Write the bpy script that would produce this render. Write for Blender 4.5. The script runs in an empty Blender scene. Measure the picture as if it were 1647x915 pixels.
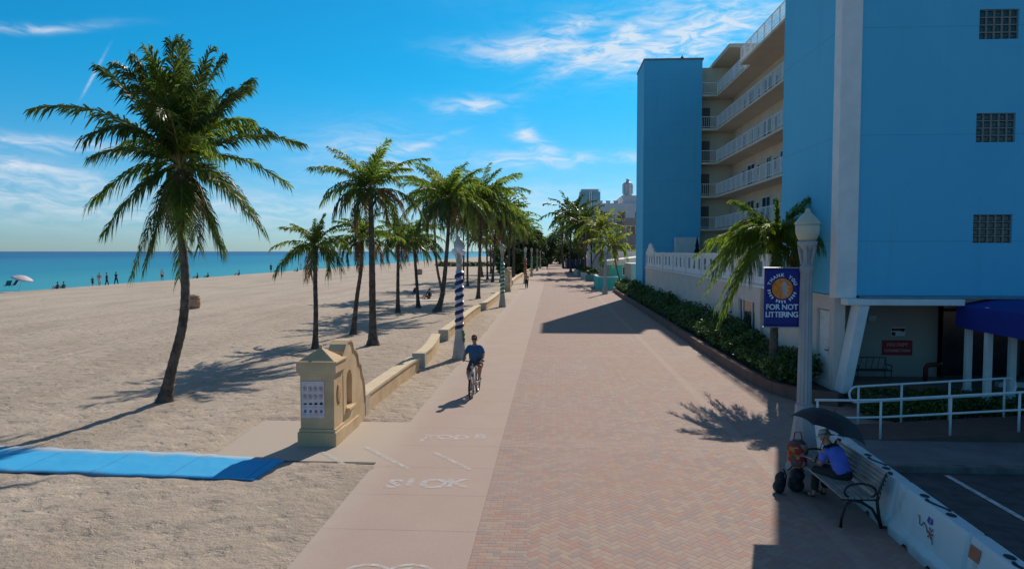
import bpy, math, random
import numpy as np
from mathutils import Vector, Matrix, Quaternion, noise
R = math.radians
rnd = random.Random(7)
scene = bpy.context.scene
col = scene.collection

# ------------------------------------------------------------------ camera
F_PX, W_PX, H_PX = 1120.0, 1647.0, 915.0
CAM_H, YAW, PITCH = 4.2, R(3.35), R(2.73)
cam_data = bpy.data.cameras.new('camera')
cam = bpy.data.objects.new('camera', cam_data); col.objects.link(cam)
cam.location = (0, 0, CAM_H)
cam.rotation_euler = (R(90) - PITCH, 0, YAW)
cam_data.sensor_width = 36; cam_data.lens = 36 * F_PX / W_PX
cam_data.clip_start = 0.1; cam_data.clip_end = 30000
scene.camera = cam

# ------------------------------------------------------------------ sky and sun
SUN_AZ, SUN_EL = R(17.8), R(37)
EXPOSURE = 0.04
world = bpy.data.worlds.new('World'); scene.world = world; world.use_nodes = True
SKY_STRENGTH = 0.083
sun_vec = Vector((math.sin(SUN_AZ) * math.cos(SUN_EL), math.cos(SUN_AZ) * math.cos(SUN_EL), math.sin(SUN_EL)))
sd = bpy.data.lights.new('sun', 'SUN'); sd.energy = 4.2; sd.angle = R(0.53); sd.color = (1.0, 0.90, 0.76)
sun = bpy.data.objects.new('sun', sd); col.objects.link(sun)
sun.rotation_euler = sun_vec.to_track_quat('Z', 'Y').to_euler()
vs = scene.view_settings
vs.view_transform = 'Standard'; vs.look = 'None'; vs.gamma = 1.0; vs.exposure = EXPOSURE; vs.use_curve_mapping = False
scene.cycles.max_bounces = 6; scene.cycles.transparent_max_bounces = 12

def pix_dir(x, y):
    """direction in the world seen at a pixel of the photograph"""
    u = (x - W_PX / 2) / F_PX; v = (H_PX / 2 - y) / F_PX
    d = Vector((u, v, -1.0))
    return cam.rotation_euler.to_matrix() @ d

def at(x, y, z=0.0):
    """the point of the horizontal plane at height z measured at that pixel"""
    d = pix_dir(x, y); t = (z - CAM_H) / d.z
    return Vector((d.x * t, d.y * t, z))

# node helpers -----------------------------------------------------
class NT:
    def __init__(s, tree): s.t = tree; s.n = tree.nodes; s.l = tree.links
    def node(s, typ, **kw):
        n = s.n.new(typ)
        for k, v in kw.items(): setattr(n, k, v)
        return n
    def put(s, sock, v):
        if isinstance(v, bpy.types.NodeSocket): s.l.new(v, sock)
        elif v is not None: sock.default_value = v
    def m(s, op, a, b=None, c=None, clamp=False):
        n = s.n.new('ShaderNodeMath'); n.operation = op; n.use_clamp = clamp
        s.put(n.inputs[0], a); s.put(n.inputs[1], b); s.put(n.inputs[2], c)
        return n.outputs[0]
    def mix(s, f, a, b, blend='MIX'):
        n = s.n.new('ShaderNodeMix'); n.data_type = 'RGBA'; n.blend_type = blend
        s.put(n.inputs[0], f)
        for i, v in ((6, a), (7, b)):
            if not isinstance(v, bpy.types.NodeSocket): v = tuple(v)[:3] + (1,)
            s.put(n.inputs[i], v)
        return n.outputs[2]
    def sep(s, v):
        n = s.n.new('ShaderNodeSeparateXYZ'); s.l.new(v, n.inputs[0]); return n.outputs
    def comb(s, x=0.0, y=0.0, z=0.0):
        n = s.n.new('ShaderNodeCombineXYZ')
        s.put(n.inputs[0], x); s.put(n.inputs[1], y); s.put(n.inputs[2], z); return n.outputs[0]
    def noise(s, vec, scale, detail=3.0, rough=0.55, dist=0.0):
        n = s.n.new('ShaderNodeTexNoise'); s.put(n.inputs['Vector'], vec)
        n.inputs['Scale'].default_value = scale; n.inputs['Detail'].default_value = detail
        n.inputs['Roughness'].default_value = rough; n.inputs['Distortion'].default_value = dist
        return n.outputs[0]
    def ramp(s, f, lo, hi):
        n = s.n.new('ShaderNodeMapRange'); n.interpolation_type = 'SMOOTHSTEP'
        s.put(n.inputs[0], f); s.put(n.inputs[1], lo); s.put(n.inputs[2], hi)
        return n.outputs[0]

def world_nodes():
    w = NT(world.node_tree); w.n.clear()
    sky = w.node('ShaderNodeTexSky', sky_type='NISHITA', sun_disc=False)
    sky.sun_elevation = SUN_EL; sky.sun_rotation = SUN_AZ
    sky.air_density = 1.0; sky.dust_density = 0.3; sky.ozone_density = 1.6; sky.altitude = 0
    tint = w.node('ShaderNodeMix', data_type='RGBA', blend_type='MULTIPLY'); tint.inputs[0].default_value = 1
    w.l.new(sky.outputs[0], tint.inputs[6])
    zz = w.sep(w.node('ShaderNodeTexCoord').outputs['Generated'])[2]
    low = w.mix(w.ramp(zz, -.03, .26), (.48, .76, 1.16), (.06, .90, 1.27))
    w.l.new(w.mix(w.ramp(zz, .38, .62), low, (1.0, .98, 1.0)), tint.inputs[7])
    hs = w.node('ShaderNodeHueSaturation'); hs.inputs['Saturation'].default_value = 1.0
    w.l.new(tint.outputs[2], hs.inputs['Color'])
    tc = w.node('ShaderNodeTexCoord')
    x, y, z = w.sep(tc.outputs['Generated'])
    az = w.m('ARCTAN2', x, y); el = w.m('ARCSINE', z)
    # clouds: measured cirrus wisps, each an elongated patch of streaky noise in direction space
    wisps = [  # px, py, half length, half height (px), tilt (deg), strength
        (860, 78, 105, 16, 0, 1.0), (960, 84, 85, 12, 22, 1.0), (915, 42, 52, 13, 6, .8), (1120, 62, 120, 34, 14, 1.0),
        (1050, 96, 60, 16, 10, .9), (1000, 60, 40, 14, 38, .5), (758, 168, 62, 12, 5, .8), (812, 258, 62, 11, -5, .6), (868, 240, 45, 13, -30, .7),
        (960, 258, 120, 9, 4, .75), (850, 222, 25, 12, -55, .6), (55, 48, 80, 5, 10, .6), (60, 232, 160, 10, 3, .55), (600, 250, 120, 40, 0, .35),
        (150, 122, 30, 1.8, 64, .55), (40, 270, 110, 8, -4, .5), (690, 232, 50, 5, 22, .4), (620, 262, 70, 8, -20, .3),
        (150, 320, 260, 34, 0, .42), (780, 330, 260, 26, 2, .36), (520, 350, 300, 26, 0, .3), (-200, 300, 160, 40, 5, .5), (1400, -120, 300, 60, 15, .8), (300, -300, 300, 50, -20, .5)]
    total = None
    q = w.comb(w.m('MULTIPLY', az, 1.0), w.m('MULTIPLY', el, 2.6), 0.0)
    warp = w.noise(q, 9.0, 3.0)
    warp2 = w.noise(w.comb(az, el, 7.3), 6.0, 3.0)
    azw = w.m('ADD', az, w.m('MULTIPLY', w.m('SUBTRACT', warp, .5), .05))
    elw = w.m('ADD', el, w.m('MULTIPLY', w.m('SUBTRACT', warp2, .5), .04))
    for (px, py, sx, sy, tilt, st) in wisps:
        d = pix_dir(px, py).normalized()
        a0, e0 = math.atan2(d.x, d.y), math.asin(d.z)
        ca, sa = math.cos(R(tilt)), math.sin(R(tilt))
        fine_ = sy < 4
        da = w.m('SUBTRACT', az if fine_ else azw, a0); de = w.m('SUBTRACT', el if fine_ else elw, e0)
        u = w.m('ADD', w.m('MULTIPLY', da, ca * F_PX / sx), w.m('MULTIPLY', de, sa * F_PX / sx))
        v = w.m('ADD', w.m('MULTIPLY', da, -sa * F_PX / sy), w.m('MULTIPLY', de, ca * F_PX / sy))
        r2 = w.m('ADD', w.m('MULTIPLY', u, u), w.m('MULTIPLY', v, v))
        g = w.m('MULTIPLY', w.m('EXPONENT', w.m('MULTIPLY', r2, -1.1)), st)
        total = g if total is None else w.m('ADD', total, g)
    st1 = w.noise(w.comb(w.m('MULTIPLY', azw, 7.0), w.m('MULTIPLY', elw, 26.0), 1.5), 3.0, 7.0, .62, .6)
    tex = w.ramp(st1, .3, .78)
    dens = w.m('MULTIPLY', total, w.m('ADD', w.m('MULTIPLY', tex, 1.5), .1), clamp=True)
    dens = w.m('MULTIPLY', dens, .8)
    colr = w.mix(dens, hs.outputs[0], (9.2, 9.8, 10.6))
    bg = w.node('ShaderNodeBackground'); bg.inputs['Strength'].default_value = SKY_STRENGTH
    w.l.new(colr, bg.inputs['Color'])
    out = w.node('ShaderNodeOutputWorld'); w.l.new(bg.outputs[0], out.inputs['Surface'])
world_nodes()

# ------------------------------------------------------------------ materials
MATS = {}
def mat(name, color, rough=.7, var=.12, scale=6.0, bump=0.0, bscale=30.0, metal=0.0, color2=None, trans=0.0, spec=.5, coord='Object', emit=None):
    if name in MATS: return MATS[name]
    m = bpy.data.materials.new(name); m.use_nodes = True; t = NT(m.node_tree)
    b = t.n['Principled BSDF']
    tc = t.node('ShaderNodeTexCoord')
    v = tc.outputs[coord]
    n1 = t.noise(v, scale, 5.0, .6)
    lo = [c * (1 - var) for c in color]
    hi = list(color2) if color2 else [min(1, c * (1 + var)) for c in color]
    t.put(b.inputs['Base Color'], t.mix(t.ramp(n1, .3, .7), lo, hi))
    t.put(b.inputs['Roughness'], t.m('ADD', t.m('MULTIPLY', n1, .2), rough - .1, clamp=True))
    b.inputs['Metallic'].default_value = metal
    b.inputs['Specular IOR Level'].default_value = spec
    if bump:
        bn = t.node('ShaderNodeBump'); bn.inputs['Strength'].default_value = bump; bn.inputs['Distance'].default_value = .02
        t.l.new(t.noise(v, bscale, 4.0), bn.inputs['Height']); t.l.new(bn.outputs[0], b.inputs['Normal'])
    if trans:
        out = t.n['Material Output']; tr = t.node('ShaderNodeBsdfTranslucent')
        t.l.new(t.mix(t.ramp(n1, .3, .7), [min(1, c * 1.9) for c in lo], [min(1, c * 1.9) for c in hi]), tr.inputs[0])
        mx = t.node('ShaderNodeMixShader'); mx.inputs[0].default_value = trans
        t.l.new(b.outputs[0], mx.inputs[1]); t.l.new(tr.outputs[0], mx.inputs[2]); t.l.new(mx.outputs[0], out.inputs[0])
    MATS[name] = m
    return m

# ------------------------------------------------------------------ mesh builder
class MB:
    def __init__(s): s.v = []; s.f = []; s.mi = []; s.cur = 0
    def add(s, vs_, fs):
        o = len(s.v); s.v.extend(tuple(p) for p in vs_)
        s.f.extend(tuple(i + o for i in f) for f in fs); s.mi.extend([s.cur] * len(fs)); return s
    def box(s, x0, y0, z0, x1, y1, z1):
        if x0 > x1: x0, x1 = x1, x0
        if y0 > y1: y0, y1 = y1, y0
        if z0 > z1: z0, z1 = z1, z0
        return s.add([(x0,y0,z0),(x1,y0,z0),(x1,y1,z0),(x0,y1,z0),(x0,y0,z1),(x1,y0,z1),(x1,y1,z1),(x0,y1,z1)],
                     [(0,3,2,1),(4,5,6,7),(0,1,5,4),(1,2,6,5),(2,3,7,6),(3,0,4,7)])
    def bar(s, a, b, w, h, up=(0,0,1)):
        a = Vector(a); b = Vector(b); d = (b - a).normalized(); up = Vector(up)
        if abs(d.dot(up)) > .98: up = Vector((0,1,0))
        sx = d.cross(up).normalized() * w / 2; sy = sx.normalized().cross(d) * h / 2
        vs_ = [a-sx-sy, a+sx-sy, a+sx+sy, a-sx+sy, b-sx-sy, b+sx-sy, b+sx+sy, b-sx+sy]
        return s.add(vs_, [(0,3,2,1),(4,5,6,7),(0,1,5,4),(1,2,6,5),(2,3,7,6),(3,0,4,7)])
    def prism(s, pts, lo, hi, axis='z'):
        """pts: polygon; extruded between lo and hi along axis"""
        n = len(pts)
        def P(p, h):
            return (p[0], p[1], h) if axis == 'z' else ((h, p[0], p[1]) if axis == 'x' else (p[0], h, p[1]))
        vs_ = [P(p, lo) for p in pts] + [P(p, hi) for p in pts]
        fs = [tuple(range(n))[::-1], tuple(range(n, 2*n))] + [(i, (i+1) % n, n + (i+1) % n, n + i) for i in range(n)]
        return s.add(vs_, fs)
    def tube(s, pts, rad, n=8, caps=True, side=None, flat=1.0):
        """swept round (or elliptical) tube; rad number or list"""
        pts = [Vector(p) for p in pts]; k = len(pts)
        if not hasattr(rad, '__len__'): rad = [rad] * k
        vs_ = []; fs = []; prev = None
        for i in range(k):
            d = (pts[min(i+1, k-1)] - pts[max(i-1, 0)])
            d = d.normalized() if d.length > 1e-9 else Vector((0,0,1))
            if side is not None: a = Vector(side)
            elif prev is not None: a = prev
            else: a = Vector((1,0,0)) if abs(d.x) < .9 else Vector((0,1,0))
            a = (a - d * a.dot(d)).normalized(); prev = a; b = d.cross(a)
            for j in range(n):
                t = 2 * math.pi * j / n
                vs_.append(pts[i] + a * (rad[i] * math.cos(t)) + b * (rad[i] * flat * math.sin(t)))
        for i in range(k-1):
            for j in range(n):
                fs.append((i*n+j, i*n+(j+1) % n, (i+1)*n+(j+1) % n, (i+1)*n+j))
        if caps:
            fs.append(tuple(range(n))[::-1]); fs.append(tuple(range((k-1)*n, k*n)))
        return s.add(vs_, fs)
    def lathe(s, prof, c=(0,0,0), n=16, phase=0.0):
        """prof: list of (r, z)"""
        vs_ = []; fs = []; k = len(prof)
        for (r, z) in prof:
            for j in range(n):
                t = 2*math.pi*(j+phase)/n
                vs_.append((c[0]+r*math.cos(t), c[1]+r*math.sin(t), c[2]+z))
        for i in range(k-1):
            for j in range(n):
                fs.append((i*n+j, i*n+(j+1) % n, (i+1)*n+(j+1) % n, (i+1)*n+j))
        fs.append(tuple(range(n))[::-1]); fs.append(tuple(range((k-1)*n, k*n)))
        return s.add(vs_, fs)
    def ball(s, c, r, n=10, sc=(1,1,1)):
        k = n // 2 + 1; prof = [(max(1e-4, math.sin(math.pi*i/k)), -math.cos(math.pi*i/k)) for i in range(k+1)]
        o = len(s.v); s.lathe(prof, n=n)
        for i in range(o, len(s.v)):
            p = s.v[i]; s.v[i] = (c[0]+p[0]*r*sc[0], c[1]+p[1]*r*sc[1], c[2]+p[2]*r*sc[2])
        return s
    def xf(s, M, start=0):
        for i in range(start, len(s.v)): s.v[i] = tuple(M @ Vector(s.v[i]))
        return s
    def mesh(s, name, smooth=False):
        me = bpy.data.meshes.new(name); me.from_pydata(s.v, [], s.f); me.update()
        if any(s.mi): me.polygons.foreach_set('material_index', s.mi)
        if smooth: me.polygons.foreach_set('use_smooth', [True]*len(me.polygons))
        return me
    def build(s, name, mats, parent=None, smooth=False, bevel=0.0, loc=None):
        me = s.mesh(name, smooth)
        for m in (mats if isinstance(mats, (list, tuple)) else [mats]): me.materials.append(m)
        o = bpy.data.objects.new(name, me); col.objects.link(o)
        if parent:
            o.parent = parent
        if loc is not None: o.location = loc
        if bevel:
            b = o.modifiers.new('bevel', 'BEVEL'); b.width = bevel; b.segments = 2; b.limit_method = 'ANGLE'
        return o

def tag(o, label, cat, group=None):
    o['label'] = label; o['category'] = cat
    if group: o['group'] = group
    return o
def thing(name, label, cat, loc=(0,0,0), rz=0.0, group=None):
    o = bpy.data.objects.new(name, None); col.objects.link(o); o.empty_display_size = .2
    o.location = loc; o.rotation_euler = (0, 0, rz)
    return tag(o, label, cat, group)
def struct(o, kind='structure'): o['kind'] = kind; return o
def dup(o, parent=None, loc=None, rz=None, scale=None, label=None):
    c = o.copy(); col.objects.link(c); c.parent = parent
    for ch in list(o.children): dup(ch, c)
    if loc is not None: c.location = loc
    if rz is not None: c.rotation_euler = (0, 0, rz)
    if scale is not None: c.scale = (scale,)*3 if not hasattr(scale, '__len__') else scale
    if label: c['label'] = label
    return c

def text_geo(s, size, extrude=.0, bold=0.0, align='CENTER', spacing=1.0):
    """geometry of lettering in the XY plane, centred on the origin"""
    cu = bpy.data.curves.new('t', 'FONT'); cu.body = s; cu.size = size; cu.align_x = align; cu.align_y = 'CENTER'
    cu.extrude = extrude; cu.offset = bold; cu.space_character = spacing; cu.resolution_u = 3
    o = bpy.data.objects.new('t', cu); col.objects.link(o); bpy.context.view_layer.update()
    me = bpy.data.meshes.new_from_object(o.evaluated_get(bpy.context.evaluated_depsgraph_get()))
    vs_ = [tuple(v.co) for v in me.vertices]; fs = [tuple(p.vertices) for p in me.polygons]
    bpy.data.objects.remove(o); bpy.data.curves.remove(cu); bpy.data.meshes.remove(me)
    return vs_, fs
def put_text(mb, s, size, M, **kw):
    vs_, fs = text_geo(s, size, **kw); mb.add([M @ Vector(v) for v in vs_], fs)
def frame_mat(origin, xdir, ydir):
    x = Vector(xdir).normalized(); y = Vector(ydir).normalized(); z = x.cross(y); o = Vector(origin)
    return Matrix(((x.x, y.x, z.x, o.x), (x.y, y.y, z.y, o.y), (x.z, y.z, z.z, o.z), (0,0,0,1)))

def wall_grid(mb, axis, plane0, plane1, u0, u1, z0, z1, holes):
    """a wall between plane0 and plane1 on axis, with rectangular holes (u0,z0,u1,z1)"""
    us = sorted({u0, u1} | {h[0] for h in holes} | {h[2] for h in holes}); zs = sorted({z0, z1} | {h[1] for h in holes} | {h[3] for h in holes})
    for a, b in zip(us[:-1], us[1:]):
        run = None
        for c, d in list(zip(zs[:-1], zs[1:])) + [(None, None)]:
            solid = c is not None and not any(h[0] <= a + 1e-6 and h[2] >= b - 1e-6 and h[1] <= c + 1e-6 and h[3] >= d - 1e-6 for h in holes)
            if solid: run = (run[0], d) if run else (c, d)
            elif run:
                if axis == 'x': mb.box(plane0, a, run[0], plane1, b, run[1])
                else: mb.box(a, plane0, run[0], b, plane1, run[1])
                run = None
# ------------------------------------------------------------------ the setting: ground, paving, sea
XL, XR = -3.5, -1.12          # concrete path
XBR = 6.28                    # brick paving edge
def sand_mat():
    m = bpy.data.materials.new('sand'); m.use_nodes = True; t = NT(m.node_tree); b = t.n['Principled BSDF']
    tc = t.node('ShaderNodeTexCoord'); v = tc.outputs['Object']
    x, y, z = t.sep(v)
    big = t.noise(t.comb(t.m('MULTIPLY', x, 1.0), t.m('MULTIPLY', y, .35), 0), .35, 5.0, .6)
    mid = t.noise(v, 3.2, 5.0, .65)
    fine = t.noise(v, 40.0, 3.0, .7)
    c = t.mix(t.ramp(big, .3, .7), (.385, .312, .25), (.49, .405, .325))
    c = t.mix(t.m('MULTIPLY', t.ramp(mid, .5, .75), .35), c, (.32, .265, .21))
    lane = t.noise(t.comb(t.m('MULTIPLY', t.m('ADD', x, t.m('MULTIPLY', big, 3.0)), .5), t.m('MULTIPLY', y, .012), 3.0), 1.0, 3.0, .5)
    c = t.mix(t.m('MULTIPLY', t.ramp(lane, .45, .62), .28), c, (.58, .49, .40))
    dimple_shade = t.noise(v, 5.5, 3.0, .6, .8)
    near = t.m('SUBTRACT', 1.0, t.ramp(t.m('SUBTRACT', 0.0, x), 12.0, 30.0))
    c = t.mix(t.m('MULTIPLY', t.m('MULTIPLY', t.ramp(dimple_shade, .56, .68), near), .30), c, (.25, .205, .165))  # shade of dimples painted as darker spots, fading out seaward
    c = t.mix(t.m('MULTIPLY', t.ramp(fine, .45, .8), .3), c, (.56, .47, .38))
    # scattered bits of dried weed
    vor = t.node('ShaderNodeTexVoronoi'); vor.inputs['Scale'].default_value = 2.1; t.l.new(v, vor.inputs['Vector'])
    weed = t.m('MULTIPLY', t.m('LESS_THAN', t.m('ADD', vor.outputs['Distance'], t.m('MULTIPLY', t.noise(v, 22.0, 4.0, .8), .5)), .27), t.m('GREATER_THAN', t.noise(v, .45, 3.0), .5))
    c = t.mix(t.m('MULTIPLY', weed, .75), c, (.13, .10, .07))
    # wet sand at the waterline
    wet = t.ramp(t.m('ADD', x, t.m('MULTIPLY', t.noise(v, .08, 3.0), 3.0)), -56.0, -58.4)
    c = t.mix(t.m('MULTIPLY', wet, .6), c, (.24, .20, .16))
    t.put(b.inputs['Base Color'], c)
    t.put(b.inputs['Roughness'], t.m('SUBTRACT', .95, t.m('MULTIPLY', wet, .5)))
    b.inputs['Specular IOR Level'].default_value = .2
    # footprints and ripples
    foot = t.node('ShaderNodeTexVoronoi', feature='SMOOTH_F1'); foot.inputs['Scale'].default_value = 2.6
    t.l.new(t.comb(t.m('ADD', x, t.m('MULTIPLY', mid, .7)), t.m('MULTIPLY', t.m('ADD', y, t.m('MULTIPLY', mid, .4)), .8), 0), foot.inputs['Vector'])
    h = t.m('ADD', t.m('MULTIPLY', t.ramp(foot.outputs['Distance'], .05, .5), .06), t.m('ADD', t.m('MULTIPLY', t.noise(v, 7.0, 6.0, .7), .09), t.m('MULTIPLY', fine, .012)))
    tx = t.m('ADD', x, t.m('MULTIPLY', t.noise(t.comb(0.0, t.m('MULTIPLY', y, .05), 2.0), 1.0, 2.0), 5.0))
    tracks = None
    for x0 in (-17.0, -15.3, -24.5, -22.8, -36.0, -34.2):
        g1 = t.m('SUBTRACT', 1.0, t.ramp(t.m('ABSOLUTE', t.m('SUBTRACT', tx, x0)), .12, .3)); tracks = g1 if tracks is None else t.m('MAXIMUM', tracks, g1)
    h = t.m('SUBTRACT', h, t.m('MULTIPLY', tracks, .05))
    rake = t.m('MULTIPLY', t.m('SINE', t.m('MULTIPLY', tx, 9.0)), t.m('MULTIPLY', t.ramp(x, -13.0, -20.0), .008))
    h = t.m('ADD', h, rake)
    fade = t.m('SUBTRACT', 1.0, t.m('MULTIPLY', t.ramp(y, 25.0, 90.0), .75))
    bn = t.node('ShaderNodeBump'); bn.inputs['Distance'].default_value = 1.0
    t.put(bn.inputs['Strength'], t.m('MULTIPLY', fade, .75))
    t.l.new(h, bn.inputs['Height']); t.l.new(bn.outputs[0], b.inputs['Normal'])
    return m
def spacing(segments):
    out = []
    for a, b, st in segments:
        n = max(1, int(round((b - a) / st))); out += [a + (b - a) * i / n for i in range(n)]
    out.append(segments[-1][1]); return out
def sand_level(x, y):
    z = .035 + .03 * noise.noise(Vector((x*1.3, y*1.3, 0))) + .028 * noise.noise(Vector((x*3.1, y*3.1, 5))) + .012 * noise.noise(Vector((x*7, y*7, 9)))
    if x < -25: z += .05 * noise.noise(Vector((x*.1, y*.04, 2)))
    if x > XL - .9:                       # tapers out over the edge of the path
        z = z * max(0, (XL + .12 + .22 * noise.noise(Vector((y*.8, 3, 1))) - x) / .9) - .012 * (x > XL + .3)
        z = min(z, .03)
        if x > XL + .45: z = -.05
    if 13.35 < y < 16.85 and x > -7.3: z = min(z, -.02)
    if x < -55: z -= (-55 - x) * .09
    return z
xs = spacing([(-62, -30, 2.0), (-30, -14, .35), (-14, -4.6, .11), (-4.6, -2.9, .07), (-2.9, 8, 5), (8, 60, 26), (60, 4000, 1300)])
ys = spacing([(-60, 6, 22), (6, 9, 1), (9, 30, .12), (30, 60, .5), (60, 200, 7), (200, 9000, 1500)])
gv = [(x, y, sand_level(x, y)) for y in ys for x in xs]
nx = len(xs)
gf = [(j*nx+i, j*nx+i+1, (j+1)*nx+i+1, (j+1)*nx+i) for j in range(len(ys)-1) for i in range(nx-1)]
g = MB(); g.add(gv, gf)
SAND = sand_mat()
struct(g.build('ground', SAND, smooth=True))

# sea
def sea_mat():
    m = bpy.data.materials.new('sea_water'); m.use_nodes = True; t = NT(m.node_tree); b = t.n['Principled BSDF']
    tc = t.node('ShaderNodeTexCoord'); v = tc.outputs['Object']; x, y, z = t.sep(v)
    off = t.m('SUBTRACT', -57.5, x)       # metres from the waterline: the sea bed falls away
    wob = t.noise(t.comb(t.m('MULTIPLY', x, .02), t.m('MULTIPLY', y, .004), 0), 1.0, 4.0)
    off = t.m('MULTIPLY', off, t.m('ADD', .6, t.m('MULTIPLY', wob, .8)))
    c = t.mix(t.ramp(off, 0, 5), (.20, .33, .30), (.03, .30, .34))
    c = t.mix(t.ramp(off, 5, 70), c, (.0, .20, .30))
    c = t.mix(t.ramp(off, 60, 420), c, (.0, .075, .21))
    patch = t.noise(t.comb(t.m('MULTIPLY', x, .006), t.m('MULTIPLY', y, .0016), 4), 1.0, 3.0)
    c = t.mix(t.m('MULTIPLY', t.ramp(patch, .5, .68), t.m('MULTIPLY', t.ramp(off, 40, 300), .5)), c, (.0, .07, .2))
    t.put(b.inputs['Base Color'], c); b.inputs['Roughness'].default_value = .35; b.inputs['Specular IOR Level'].default_value = .22
    bn = t.node('ShaderNodeBump'); bn.inputs['Strength'].default_value = .5; bn.inputs['Distance'].default_value = .25
    t.l.new(t.noise(t.comb(t.m('MULTIPLY', x, 1.0), t.m('MULTIPLY', y, .4), 0), .8, 5.0), bn.inputs['Height']); t.l.new(bn.outputs[0], b.inputs['Normal'])
    return m
g = MB(); g.add([(-12000, -4000, -.28), (-56.5, -4000, -.28), (-56.5, 14000, -.28), (-12000, 14000, -.28)], [(0,1,2,3)])
struct(g.build('sea', sea_mat()))
g = MB()
foam_pts = [(-57.6 + .9*noise.noise(Vector((0, y*.05, 0))) , y) for y in range(30, 420, 2)]
for i in range(len(foam_pts)-1):
    (a, y0), (b_, y1) = foam_pts[i], foam_pts[i+1]
    w0 = .25 + .35*abs(noise.noise(Vector((3, y0*.11, 0)))); w1 = .25 + .35*abs(noise.noise(Vector((3, y1*.11, 0))))
    g.add([(a-w0-.8, y0, -.268), (a-.8, y0, -.268), (b_-.8, y1, -.268), (b_-w1-.8, y1, -.268)], [(0,1,2,3)])
struct(g.build('surf_foam', mat('foam', (.75,.78,.78), .9)))

# concrete path
def concrete_mat():
    m = bpy.data.materials.new('pink_concrete'); m.use_nodes = True; t = NT(m.node_tree); b = t.n['Principled BSDF']
    v = t.node('ShaderNodeTexCoord').outputs['Object']; x, y, z = t.sep(v)
    slab = t.m('FLOOR', t.m('DIVIDE', t.m('ADD', y, .45), 1.52))
    wn = t.node('ShaderNodeTexWhiteNoise', noise_dimensions='1D'); t.l.new(slab, wn.inputs['W'])
    c = t.mix(t.noise(v, .8, 5.0, .6), (.36, .258, .212), (.44, .325, .27))
    c = t.mix(t.m('MULTIPLY', wn.outputs[0], .22), c, (.36, .27, .24))
    c = t.mix(t.m('MULTIPLY', t.ramp(t.noise(v, 60.0, 2.0), .4, .7), .25), c, (.53, .43, .38))
    fr = t.m('FRACT', t.m('DIVIDE', t.m('ADD', y, .45), 1.52))
    d = t.m('MINIMUM', fr, t.m('SUBTRACT', 1.0, fr))
    joint = t.m('LESS_THAN', d, .006)
    c = t.mix(t.m('MULTIPLY', joint, .55), c, (.2, .15, .13))
    # drifted sand along the seaward edge and stains
    drift = t.m('MULTIPLY', t.ramp(t.m('ADD', x, t.m('MULTIPLY', t.noise(v, 1.6, 5.0, .7), 1.0)), -2.3, -3.4), .7)
    c = t.mix(drift, c, (.46, .40, .33))
    gum = t.node('ShaderNodeTexVoronoi'); gum.inputs['Scale'].default_value = 1.7; t.l.new(v, gum.inputs['Vector'])
    c = t.mix(t.m('MULTIPLY', t.m('LESS_THAN', gum.outputs['Distance'], .035), .5), c, (.12,.10,.09))
    st = t.ramp(t.noise(v, 2.3, 6.0, .75), .6, .78)
    c = t.mix(t.m('MULTIPLY', st, .25), c, (.28, .21, .19))
    t.put(b.inputs['Base Color'], c); b.inputs['Roughness'].default_value = .88
    bn = t.node('ShaderNodeBump'); bn.inputs['Strength'].default_value = .3; bn.inputs['Distance'].default_value = .01
    t.put(bn.inputs['Height'], t.m('SUBTRACT', t.noise(v, 90.0, 3.0), joint)); t.l.new(bn.outputs[0], b.inputs['Normal'])
    return m
CONC = concrete_mat()
g = MB(); g.add([(XL, -5, .008), (XR, -5, .008), (XR, 330, .008), (XL, 330, .008)], [(0,1,2,3)])
pa, pb = at(325, 751), at(430, 685)
g.add([(-6.95, 13.52, .006), (XL, 13.5, .006), (XL, 16.75, .006), (-7.15, 16.75, .006)], [(0,1,2,3)])
struct(g.build('concrete_path', CONC))
g = MB(); g.box(-6.95, 13.42, -.1, XL-.02, 13.516, .0)
struct(g.build('path_edge', mat('dark_edge', (.12,.1,.09), .9)))

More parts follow.
